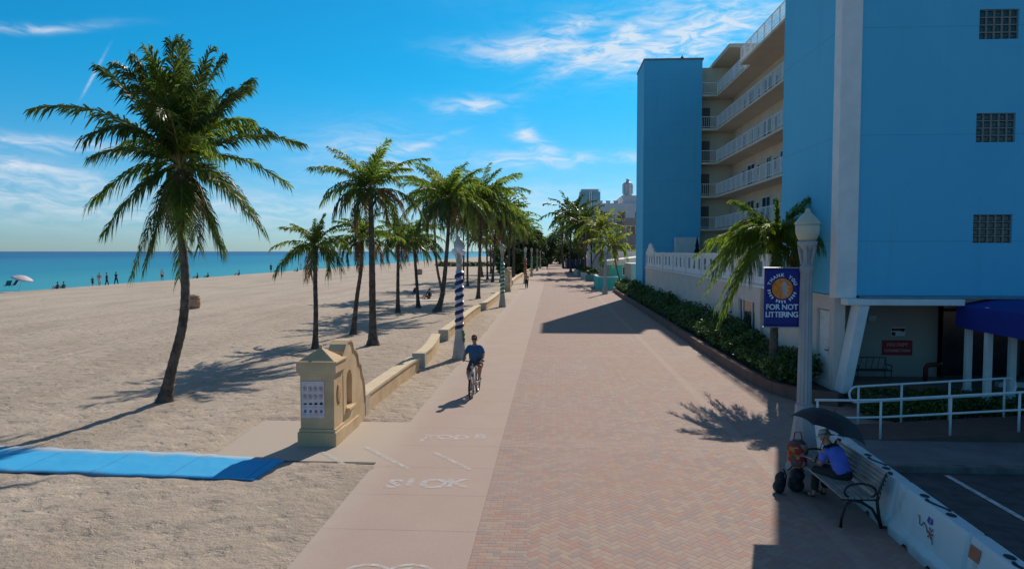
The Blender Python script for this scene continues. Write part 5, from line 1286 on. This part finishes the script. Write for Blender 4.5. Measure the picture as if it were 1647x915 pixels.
g_ = MB(); limb(g_, [(.41,Y,.56),(.38,Y,.63)], [.19,.185], 14, (0,1,0), .9)
for e in (-1,1): limb(g_, [(.36,Y+e*.09,.575),(-.08,Y+e*.13,.545),(-.11,Y+e*.14,.22)], [.125,.095,.078])
g_.tube([(.30,Y,.545),(.0,Y,.53)], [.16,.14], 12, side=(0,1,0), flat=.45); fuse(g_, .014, 'trousers', mat('charcoal_cloth', (.022,.022,.025), .9), se)
for e in (-1,1): q = MB(); q.ball((-.15,Y+e*.14,.055), .056, 10, (1.2,.85,.9)); q.ball((-.26,Y+e*.155,.038), .05, 10, (1.5,.9,.65)); fuse(q, .01, 'shoe', BLK, se)
g_ = MB(); g_.lathe([(.05,.155),(.085,.145),(.105,.09),(.112,.045),(.19,.02),(.195,.012),(.11,.03)], n=24); g_.xf(Mh @ Matrix.Translation((0,-.01,0))); g_.build('sun_hat', mat('pale_straw', (.46,.45,.42), .9, .2, 20.0, .5, 60.0), se, smooth=True)
g_ = MB(); g_.lathe([(.116,.045),(.114,.075),(.108,.08)], n=24); g_.xf(Mh @ Matrix.Translation((0,-.01,0))); g_.build('hat_band', mat('hat_band', (.2,.19,.19), .9), se, smooth=True)
g_ = MB(); limb(g_, [(.11,Y-.12,1.02),(.16,Y+.03,1.055),(.11,Y+.18,1.02)], [.055,.06,.055]); fuse(g_, .012, 'scarf', mat('black_scarf', (.012,.012,.014), .9), se)
bkp = Vector((sx,sy,0)) + Vector((.36,Y,0)) + Matrix.Rotation(R(-62),3,'Z') @ Vector((-.545,0,.675))
bk = MB(); bk.box(-.10,-.15,0,.10,-.002,.012); bk.box(-.10,.002,0,.10,.15,.012); ob_ = tag(bk.build('book', mat('book_paper', (.4,.37,.33), .8), loc=bkp), 'open book held in the seated reader\'s hands', 'book'); ob_.rotation_euler = (0,0,R(-62))
piv = Vector((.36, Y, 0)); Rz = Matrix.Rotation(R(-62), 3, 'Z'); se.rotation_euler = (0,0,R(-62)); se.scale = (.88,)*3; se.location = Vector((sx,sy,.025)) + piv - Rz @ piv*.88
# umbrella resting over the shoulder
um = thing('umbrella', 'open black umbrella shading the seated reader', 'umbrella', (sx+.04, sy+Y+.18, .77))
tilt = Vector((.36, .06, .93)).normalized(); base = Vector((0,0,0)); apex = base + tilt*.80
MB().tube([base-tilt*.02, apex+tilt*.05], .007, 8).build('shaft', DARK, um, smooth=True)
MB().tube([base-tilt*.12, base], .014, 8).build('handle', DARK, um, smooth=True)
q_ = Vector((0,0,1)).rotation_difference(tilt).to_matrix().to_4x4(); Ma = Matrix.Translation(apex) @ q_
g_ = MB(); nr = 8; rings = [(0.01,0),(.2,-.025),(.38,-.09),(.52,-.19),(.63,-.31)]; ns = 48
for (r_, z) in rings:
    for i in range(ns):
        a = 2*math.pi*i/ns; f_ = 1 - .10*(r_/.63)*abs(math.sin(nr*a/2)); z2 = z + .03*(r_/.63)*abs(math.sin(nr*a/2)); g_.v.append((r_*f_*math.cos(a), r_*f_*math.sin(a), z2))
for k in range(len(rings)-1):
    for i in range(ns): g_.f.append((k*ns+i, k*ns+(i+1)%ns, (k+1)*ns+(i+1)%ns, (k+1)*ns+i)); g_.mi.append(0)
g_.xf(Ma); c = g_.build('canopy', mat('umbrella_black', (.008,.009,.012), .6, .2, 8.0), um); so = c.modifiers.new('t','SOLIDIFY'); so.thickness = .003
g_ = MB()
for i in range(nr): a = 2*math.pi*i/nr; g_.tube([(0,0,-.01)]+[(r_*math.cos(a), r_*math.sin(a), z-.012) for r_, z in rings[1:]]+[(.65*math.cos(a), .65*math.sin(a), -.335)], .004, 5)
g_.xf(Ma); g_.build('ribs', DARK, um)
# patterned tote bag and black backpack beside the reader
def shape_bag(pts_, name, m_, parent, vox=.015): g_ = MB(); [g_.ball(p, r_, 12, s_) for p, r_, s_ in pts_]; return fuse(g_, vox, name, m_, parent)
def flower_mat():
    m = bpy.data.materials.new('flower_print'); m.use_nodes = True; t = NT(m.node_tree); b = t.n['Principled BSDF']
    v = t.node('ShaderNodeTexCoord').outputs['Object']
    vo = t.node('ShaderNodeTexVoronoi'); vo.inputs['Scale'].default_value = 14; t.l.new(v, vo.inputs['Vector'])
    r_ = t.node('ShaderNodeValToRGB'); r_.color_ramp.interpolation = 'CONSTANT'; cs = [(0,(.36,.03,.02)),(.28,(.45,.2,.02)),(.45,(.03,.12,.05)),(.62,(.3,.32,.3)),(.75,(.3,.04,.03)),(.9,(.03,.10,.2))]
    el = r_.color_ramp.elements
    while len(el) < len(cs): el.new(.5)
    for e, (p, c_) in zip(el, cs): e.position = p; e.color = c_+(1,)
    t.l.new(t.sep(vo.outputs['Color'])[0], r_.inputs[0]); t.l.new(r_.outputs[0], b.inputs['Base Color']); b.inputs['Roughness'].default_value = .8; return m
FLW = flower_mat()
df = thing('duffel_bag', 'dark duffel bag on the ground under the flower print bag', 'bag', (sx-.12, sy+1.62, 0))
shape_bag([((0,0,.12), .13, (1.1,1.5,.9)), ((.03,.03,.28), .13, (1.0,1.3,.9)), ((-.05,-.06,.2), .1, (1,1.2,1))], 'bag_body', mat('black_nylon', (.012,.013,.018), .7), df)
MB().tube([(-.14,0,.36),(-.05,0,.45),(.05,0,.45),(.14,0,.36)], .012, 6).build('strap', BLK, df, smooth=True)
tb = thing('tote_bag', 'bag with a red, yellow and green flower print beside the seated reader', 'bag', (sx-.10, sy+1.62, .42))
shape_bag([((0,0,.13), .17, (1.0,1.0,.8)), ((0,0,.32), .17, (1.1,1.0,1.1))], 'bag_body', FLW, tb)
MB().tube([(-.08,0,.46),(-.05,0,.62),(.05,0,.62),(.08,0,.46)], .012, 6).build('strap', mat('strap_red', (.3,.05,.04), .8), tb, smooth=True)
bb_ = thing('backpack', 'black backpack on the ground by the lamp post and bench', 'bag', (sx-.45, sy+1.50, 0))
shape_bag([((0,0,.11), .13, (.8,.95,.85)), ((.02,.01,.24), .115, (.75,.9,1.1)), ((-.03,-.08,.12), .08, (.9,.5,1.1)), ((.04,.0,.33), .07, (.8,.9,.8))], 'bag_body', mat('black_nylon', (.012,.013,.018), .7), bb_)
MB().tube([(.08,.02,.42),(.13,.02,.30),(.11,.02,.10)], .014, 6).build('strap', BLK, bb_, smooth=True)

# --- walkers and people at the water's edge
def walker(pt, label, shirt, short, rz=0.0, stride=.22, sc=1.0, skin=SKIN, vox=.02, group=None, long_=False, hair=(.03,.02,.015)):
    t_ = thing('person', label, 'person', pt, rz, group=group); t_.scale = (sc,)*3
    g_ = MB(); limb(g_, [(0,0,.92),(0,0,1.08),(0,0,1.28),(0,0,1.42)], [.135,.12,.15,.10], 12, (1,0,0), .68); limb(g_, [(0,0,1.42),(0,.01,1.53)], [.055,.05])
    for e in (-1,1):
        limb(g_, [(e*.09,0,.90),(e*.10,e*stride*.5-.02,.50),(e*.10,e*stride,.09)], [.095,.062,.04]); limb(g_, [(e*.10,e*stride,.07),(e*.10,e*stride-.14,.04)], [.045,.034])
        limb(g_, [(e*.185,0,1.40),(e*.23,-e*.10,1.14),(e*.22,-e*.22-.06,.92)], [.052,.040,.027]); hand(g_, (e*.22,-e*.22-.06,.92), (0,-.2,-1), (-e,0,0), .5)
    M_, ey = head(g_, (0,-.01,1.63), (0,-1,0)); fuse(g_, vox, 'body', skin, t_, 2); ey.build('eye', EYE, t_)
    if shirt:
        g_ = MB(); limb(g_, [(0,0,.95),(0,0,1.08),(0,0,1.28),(0,0,1.41)], [.155,.145,.17,.11], 12, (1,0,0), .74)
        for e in (-1,1): limb(g_, [(e*.15,0,1.39),(e*.215,-e*.04,1.24)], [.07,.06])
        fuse(g_, vox, 'shirt', shirt, t_, 2)
    g_ = MB(); limb(g_, [(0,0,.90),(0,0,.97)], [.155,.145], 12, (1,0,0), .8)
    for e in (-1,1): limb(g_, [(e*.09,0,.90),(e*.10,e*stride*.42,.58)]+([(e*.10,e*stride*.9,.14)] if long_ else []), [.11,.09]+([.06] if long_ else []))
    fuse(g_, vox, 'trousers' if long_ else 'shorts', short, t_, 2)
    g_ = MB(); g_.ball((0,-.022,.045), .105, 12, (.82,.98,.85)); g_.ball((0,-.05,.0), .085, 12, (.9,.8,1)); g_.xf(M_); fuse(g_, max(vox, .014), 'hair', mat('hair_%d' % int(hair[0]*1000), hair, .7), t_, 1)
    return t_
C = lambda n_, c_: mat(n_, c_, .85, .15, 6.0)
BLKC = C('black_cloth', (.012,.012,.014)); NVC = C('navy_cloth', (.012,.03,.08)); RDC = C('red_cloth', (.35,.04,.03)); WHC = C('white_cloth', (.6,.6,.6)); PKC = C('pink_cloth', (.5,.25,.25)); TLC = C('teal_cloth', (.02,.12,.14))
walker(at(847,464), 'walker with bare reddish shoulders and black trousers on the concrete path', None, BLKC, .1, .16, 1.0, long_=True)
walker(at(880,433), 'tiny distant walker in dark clothes on the promenade', NVC, BLKC, .3, .2, 1.0, long_=True, vox=.03)
def beach(x, y, lab, shirt, short, rz, **kw):
    y += 2.5
    p = at(x, y); p.z = 0 if p.x > -55.6 else (-(-55 - p.x)*.09)
    return walker(p, lab, shirt, short, rz, vox=.03, group='people standing at the water\'s edge', **kw)
beach(160,454,'sunlit beachgoer in a pink top standing at the water, second from the left of four', PKC, WHC, .8)
beach(172,453,'beachgoer in dark navy standing at the water between the pink top and the slim one', NVC, BLKC, 2.0, long_=True)
beach(187,452,'slim beachgoer in dark navy, rightmost of the four standing at the water', NVC, NVC, 3.0, long_=True)
beach(149,455,'shorter beachgoer in teal bending at the water, leftmost of the four', TLC, BLKC, 1.0, sc=.72)
beach(261,449,'beachgoer in a white top at the water beside the big palm\'s trunk', WHC, RDC, .5)
beach(436,436,'beachgoer in dark swimwear at the water under the short palm\'s left fronds', NVC, BLKC, .5)
beach(484,432,'beachgoer in white under the short palm\'s hanging fronds', WHC, WHC, .2)
def sitter(x, y, lab, shirt, rz):
    if y < 460: y += 3
    p = at(x, y); p.z = 0 if p.x > -55.6 else -(-55 - p.x)*.09
    t_ = thing('person', lab, 'person', p, rz, group='people sitting on the sand'); g_ = MB()
    limb(g_, [(0,0,.12),(0,-.05,.35),(0,-.08,.58)], [.15,.14,.11], 10, (1,0,0), .7); limb(g_, [(0,-.08,.58),(0,-.07,.68)], [.05,.05])
    for e in (-1,1):
        limb(g_, [(e*.1,0,.12),(e*.13,.42,.38),(e*.12,.72,.06)], [.09,.06,.04]); limb(g_, [(e*.17,-.08,.55),(e*.24,-.12,.3),(e*.22,.1,.2)], [.05,.04,.03]); hand(g_, (e*.22,.1,.2), (0,1,-.4), (0,0,-1), .5)
    M_, ey = head(g_, (0,-.06,.79), (0,1,0)); fuse(g_, .03, 'body', SKIN, t_, 2)
    g_ = MB(); limb(g_, [(0,0,.10),(0,-.05,.35),(0,-.08,.57)], [.17,.165,.13], 10, (1,0,0), .8); fuse(g_, .03, 'shirt', shirt, t_, 2)
    g_ = MB(); g_.ball((0,-.022,.045), .108, 10, (.85,.98,.9)); g_.xf(M_); fuse(g_, .02, 'hair', BLKC, t_, 1)
sitter(92,458,'person in navy sitting on the sand near the water, left of the bag', NVC, 1.3); sitter(102,457,'person sitting on the sand right of the one in navy', TLC, 1.0)
sitter(317,443,'person in dark clothes sitting by the water right of the big palm\'s trunk', BLKC, 1.5); sitter(334,441,'second person in dark clothes sitting further right by the water', NVC, 1.3)
sitter(384,440,'lone person sitting by the water midway between the big and short palms', BLKC, 1.6); sitter(446,435,'person sitting by the water under the short palm\'s left fronds', BLKC, 1.4)
sitter(478,434,'person sitting by the water just left of the short palm\'s crown', TLC, 1.4); sitter(496,431,'person sitting in the shade of the short palm\'s crown edge', NVC, 1.2)
# sunbathers under the small palms: two low chairs, blanket
def beach_chair(p, rz, lab, m_):
    t_ = thing('beach_chair', lab, 'beach chair', p, rz, group='low beach chairs'); g_ = MB()
    g_.add([(-.28,-.05,.25),(.28,-.05,.25),(.28,.45,.30),(-.28,.45,.30),(-.28,-.45,.85),(.28,-.45,.85),(-.28,-.05,.235),(.28,-.05,.235),(.28,.45,.285),(-.28,.45,.285),(-.28,-.46,.835),(.28,-.46,.835)], [(0,1,2,3),(0,4,5,1),(6,9,8,7),(6,7,11,10),(3,2,8,9),(4,10,11,5)])
    g_.build('seat', m_, t_)
    for e in (-.29,.29):
        g_ = MB(); g_.tube([(e,-.46,.86),(e,-.05,.25),(e,.46,.31)], .014, 6); g_.tube([(e,-.3,.02),(e,.3,.5)], .014, 6); g_.tube([(e,.35,.02),(e,-.25,.5)], .014, 6); g_.build('leg', MATS['alloy'], t_)
beach_chair(at(664,478), 2.5, 'low dark beach chair left of the pair under the small palms', NVC); beach_chair(at(684,479), 2.0, 'low dark beach chair right of the pair under the small palms', BLKC)
g_ = MB(); g_.box(-1.9,-.5,0,1.9,.5,.03); b = g_.build('beach_blanket', mat('blanket_white', (.62,.62,.64), .9, .1, 4.0), loc=at(674,484)+Vector((0,0,.05)), bevel=.01); tag(b, 'long pale blanket spread on the sand in front of the two chairs', 'blanket')
sitter(690,481,'sunbather in black sitting beside the pale blanket', BLKC, 2.5)
# tent-like sunshade with chairs at far left, blankets
p = at(30,466); p.z = -.1
us = thing('beach_umbrella', 'pale pink beach umbrella tilted over dark chairs near the water', 'umbrella', p); us.scale = (.78,.78,.72); tl = Matrix.Rotation(R(18),4,'Y')
g_ = MB(); g_.lathe([(.01,2.45),(.6,2.28),(1.15,2.02),(1.35,1.86),(1.33,1.85),(.6,2.24),(.02,2.4)], n=16); g_.xf(tl); g_.build('canopy', mat('pale_pink', (.62,.52,.56), .8), us, smooth=True)
g_ = MB(); g_.tube([(0,0,-.1),(0,0,2.5)], .03, 6); g_.xf(tl); g_.build('pole', MATS['alloy'], us)
beach_chair(at(12,463), 1.2, 'dark beach chair under the left of the pink umbrella', TLC); beach_chair(at(22,462), 1.7, 'dark beach chair directly under the pink umbrella', NVC)
g_ = MB(); g_.box(-1.4,-.6,0,1.4,.6,.06); b = g_.build('beach_blanket', mat('blanket_pink', (.5,.34,.36), .9, .3, 1.5), loc=at(26,471)+Vector((0,0,.0)), bevel=.02); tag(b, 'pinkish blanket on the sand in front of the pink umbrella', 'blanket')
# barrel bins
def bin_(pt, label):
    t_ = thing('barrel_bin', label, 'bin', pt, group='tan barrel bins on the sand'); BM = mat('barrel_tan', (.42,.27,.17), .8, .15, 3.0)
    g_ = MB(); pr = [(.38,0),(.44,.1),(.50,.35),(.51,.5),(.48,.75),(.43,.92)]
    g_.lathe(pr, n=24)
    for i in range(len(g_.v)):
        if i % 2: x, y, z = g_.v[i]; g_.v[i] = (x*.965, y*.965, z)
    g_.build('barrel', BM, t_)
    for z, r_ in ((.14,.47),(.74,.495)): MB().lathe([(r_,z),(r_+.008,z+.03),(r_,z+.06)], n=24).build('hoop', mat('hoop_brown', (.25,.16,.11), .7), t_)
    MB().lathe([(.45,.92),(.47,.95),(.45,.99),(.30,1.0),(.28,.97)], n=24).build('lid', BM, t_); MB().lathe([(.24,.985),(.26,.99),(.23,1.03)], n=16).build('liner', mat('liner_grey', (.06,.05,.05), .6), t_)
bin_(at(311,497), 'tan barrel bin standing on the sand right of the big palm\'s trunk'); bin_(at(675,442), 'distant tan barrel bin on the sand beyond the small palms')
# ------------------------------------------------------------------ buildings further down the promenade
TURQ = mat('turquoise_paint', (.05,.46,.42), .7, .08, 1.0); OFFW = mat('offwhite_render', (.72,.68,.68), .85, .06, .5); GREYB = mat('brown_grey_render', (.26,.24,.23), .85, .1, .6)
hut = thing('beach_hut', 'small turquoise building with a white sloping roof beyond the planter', 'building', (7.4, 84, 0)); 
g_ = MB(); wall_grid(g_, 'y', 0, .2, -.6, 4.6, 0, 2.9, [(.9,1.35,1.9,2.35),(2.25,1.35,2.75,2.35)]); g_.box(-.6,.2,0,-.4,7,2.9); g_.build('wall', TURQ, hut)
g_ = MB(); g_.prism([(-.9,2.9),(4.8,2.9),(4.8,3.75),(-.9,3.05)], -.35, 7.2, 'y'); g_.build('roof', WHITE, hut)
for a, b_ in ((.9,1.9),(2.25,2.75)):
    g_ = MB(); g_.box(a,.02,1.35,a+.06,.12,2.35); g_.box(b_-.06,.02,1.35,b_,.12,2.35); g_.box(a,.021,2.29,b_,.119,2.35); g_.box(a,.021,1.35,b_,.119,1.41); fo = g_.build('window', WHITE, hut); g_ = MB(); g_.box(a+.06,.06,1.41,b_-.06,.07,2.29); g_.build('pane', GLASS, fo)
g_ = MB(); g_.box(-.95,-.03,2.55,4.7,.0-.002,2.9); g_.build('fascia', WHITE, hut)
g_ = MB(); g_.box(-1.9,-.1,0,-.62,.1,2.3); g_.build('side_screen', mat('grey_board', (.3,.27,.25), .8), hut)
tw = thing('terrace_wall', 'low turquoise terrace wall with a white coping at the promenade edge', 'wall', (4.9, 76.5, 0))
g_ = MB(); g_.box(0,0,-.05,2.2,.2,1.35); g_.box(0,.2,-.05,.2,7,1.35); g_.build('wall_body', TURQ, tw); g_ = MB(); g_.box(-.04,-.04,1.35,2.24,.24,1.45); g_.box(-.04,.24,1.35,.24,7,1.45); g_.build('coping', WHITE, tw)
g_ = MB(); g_.box(.0,0,-.05,1.5,.5,.9); tag(g_.build('stone_block', mat('block_brown', (.25,.16,.13), .85), loc=(7.15,76.2,0), bevel=.02), 'squat brown block beside the turquoise terrace wall', 'block')
fb = thing('hotel_forecourt_wall', 'tan wall end joining the blue wing behind the hedge', 'wall', (7.6, 68.5, 0)); g_ = MB(); g_.box(0,0,0,1.3,6,2.9); g_.build('wall_body', mat('tan_wall', (.5,.42,.33), .85), fb); g_ = MB(); g_.box(-.04,-.04,2.9,1.34,6.04,3.0); g_.build('coping', WALLW, fb)
# pale planters in a row along the edge
for i, (x, y, c_) in enumerate(((4.6,98,'teal'),(4.3,106,'white'),(4.0,114,'teal'),(3.8,124,'white'))):
    t_ = thing('box_planter', '%s box planter with shrubs, %s in the row along the terraces' % (c_, words[i]), 'planter', (x, y, 0), group='box planters along the terraces')
    g_ = MB(); g_.box(0,0,-.02,2.4,.9,.85); g_.box(-.05,-.05,.85,2.45,.95,.95)
    for k in range(5): g_.box(.1+.5*k,-.03,.05,.2+.5*k,0,.82)
    g_.build('box', mat('teal_box', (.12,.32,.32), .7) if c_ == 'teal' else OFFW, t_)
    g_ = MB(); leaves(g_, [(.5,.45,1.3,.5,.5,.5),(1.2,.45,1.45,.6,.5,.6),(1.9,.45,1.25,.5,.5,.45)], 500, .12, rr); g_.build('foliage', [HEDGE, HEDGE2], t_)
fn = thing('dark_fence', 'dark blue screened fence far down the hotel side of the promenade', 'fence', (3.3, 168, 0)); g_ = MB(); g_.box(0,0,0,5.5,.1,2.2); g_.box(0,.1,0,.1,18,2.2); g_.build('screen', mat('dark_blue_mesh', (.01,.03,.09), .8), fn)
g_ = MB(); [g_.box(1.1*k-.03,-.05,0,1.1*k+.05,0,2.35) for k in range(6)]; g_.build('post', mat('pale_blue_post', (.3,.4,.5), .6), fn)

def facade(name, label, x0, y0, w_, dpt, storeys, sh, m_, z0=0, cols_=6, ww=1.5, wh=1.3, parap=.7, gap=None, glass=GLASS):
    t_ = thing(name, label, 'building', (x0, y0, z0)); holes = []
    for s_ in range(storeys):
        for c_ in range(cols_):
            xx = w_*(c_+.5)/cols_ - ww/2; zz = sh*s_ + sh*.32; holes.append((xx, zz, xx+ww, zz+wh))
    g_ = MB(); H = storeys*sh; wall_grid(g_, 'y', 0, .4, 0, w_, 0, H+parap, holes)
    sh_ = []
    ny = max(2, int(dpt/6))
    for s_ in range(storeys):
        for c_ in range(ny): yy = dpt*(c_+.5)/ny - ww/2; zz = sh*s_+sh*.32; sh_.append((yy+.0, zz, yy+ww, zz+wh))
    wall_grid(g_, 'x', 0.001, .4, .41, dpt, 0, H+parap, sh_); g_.box(.41,.41,H-.3,w_,dpt,H); g_.box(w_-.4,.41,0,w_,dpt,H-.31); g_.build('wall', m_, t_)
    n_ = 0
    for h in holes:
        if n_ > 70: break
        n_ += 1; f = MB(); f.box(h[0], .1, h[1], h[0]+.09, .25, h[3]); f.box(h[2]-.09, .1, h[1], h[2], .25, h[3]); f.box(h[0]+.09, .101, h[3]-.09, h[2]-.09, .249, h[3]); f.box((h[0]+h[2])/2-.04, .12, h[1], (h[0]+h[2])/2+.04, .2, h[3]-.09); fo = f.build('window', WHITE, t_)
        p = MB(); p.box(h[0], .22, h[1], h[2], .24, h[3]); p.build('pane', glass, fo)
    for h in sh_:
        f = MB(); f.box(.1, h[0], h[1], .25, h[0]+.09, h[3]); f.box(.1, h[2]-.09, h[1], .25, h[2], h[3]); f.box(.101, h[0]+.09, h[3]-.09, .249, h[2]-.09, h[3]); fo = f.build('window', WHITE, t_)
        p = MB(); p.box(.22, h[0], h[1], .24, h[2], h[3]); p.build('pane', glass, fo)
    return t_, H
wb, H = facade('apartment_building', 'white apartment block with dark windows behind the palms on the hotel side', 7.6, 128, 16, 30, 4, 3.05, OFFW, cols_=5)
g_ = MB(); g_.box(5.2,1,H+.01,12,12,H+2.0); g_.box(5.0,.8,H+2.0,12.2,12.2,H+2.15); g_.build('roof_structure', OFFW, wb)
for x in (.8, 2.2, 3.6): g_ = MB(); g_.box(x,1.5,H-.01,x+.7,2.3,H+1.2); g_.box(x-.06,1.44,H+1.2,x+.76,2.36,H+1.28); g_.build('roof_vent', mat('vent_grey', (.4,.4,.42), .7), wb)
wt = thing('water_tower', 'white round tank with a domed cap on the white apartment roof', 'tank', (13.9, 131.5, H+2.15)); 
g_ = MB(); g_.lathe([(.85,.0),(.85,.5),(.95,.55),(.95,2.1),(1.02,2.2),(.8,2.5),(.4,2.75),(.1,2.85)], n=20); g_.build('tank', mat('tank_white', (.55,.56,.58), .6), wt, smooth=False)
g_ = MB()
for i in range(8): a = i*math.pi/4; g_.box(.93*math.cos(a)-.05,.93*math.sin(a)-.05,.55,.93*math.cos(a)+.05,.93*math.sin(a)+.05,2.12)
g_.build('staves', mat('tank_ribs', (.35,.36,.38), .7), wt)
g_ = MB(); g_.lathe([(.3,2.8),(.3,3.2),(.36,3.25),(.1,3.4)], n=12); g_.build('vent_cap', MATS['tank_white'], wt)
bk_, H2 = facade('brown_building', 'lower brown-grey building wedged between the white block and blue wing', 10.6, 106, 9, 12, 3, 2.9, GREYB, cols_=4, parap=.5)
lw_, H3 = facade('low_white_building', 'low white building with railings behind the turquoise hut', 8.6, 96, 9, 8, 1, 3.2, OFFW, cols_=3, parap=1.0)
g_ = MB(); [g_.box(.1+.35*k, -.9, 3.3, .16+.35*k, -.84, 4.3) for k in range(25)]; g_.box(.05,-.95,4.3,8.9,-.8,4.38); g_.box(0,-1.0,3.15,9,-.002,3.3); g_.build('balcony', WHITE, lw_)
# glass tower on the skyline
TG = mat('tower_glass', (.2,.46,.58), .35, .3, .02, spec=.6)
d0, d1, dt = pix_dir(932,404), pix_dir(965,404), pix_dir(948,304); YT = 900
x0, x1 = d0.x/d0.y*YT, d1.x/d1.y*YT; HT = CAM_H + dt.z/dt.y*YT
gt = thing('glass_tower', 'distant blue glass tower with a white central strip on the skyline', 'tower', (x0, YT, 0)); W_ = x1-x0
g_ = MB(); g_.box(0,0,0,W_*.42,24,HT-3.5); g_.box(W_*.62,0,0,W_,24,HT-3.5); g_.box(W_*.42,1.2,0,W_*.62,24,HT-3.6); g_.build('curtain_wall', TG, gt)
g_ = MB(); g_.box(W_*.45,-.5,0,W_*.5,1.19,HT-2); g_.box(W_*.54,-.5,0,W_*.59,1.19,HT-2); g_.box(W_*.08,2,HT-3.5,W_*.92,20,HT); g_.build('white_strip', OFFW, gt)
g_ = MB()
for k in range(24): z = 3.4*(k+1); g_.box(-.3,-.35,z,W_*.44,-.002,z+.5); g_.box(W_*.6,-.35,z,W_+.3,-.002,z+.5)
g_.build('floor_bands', mat('band_grey', (.3,.38,.42), .6), gt)
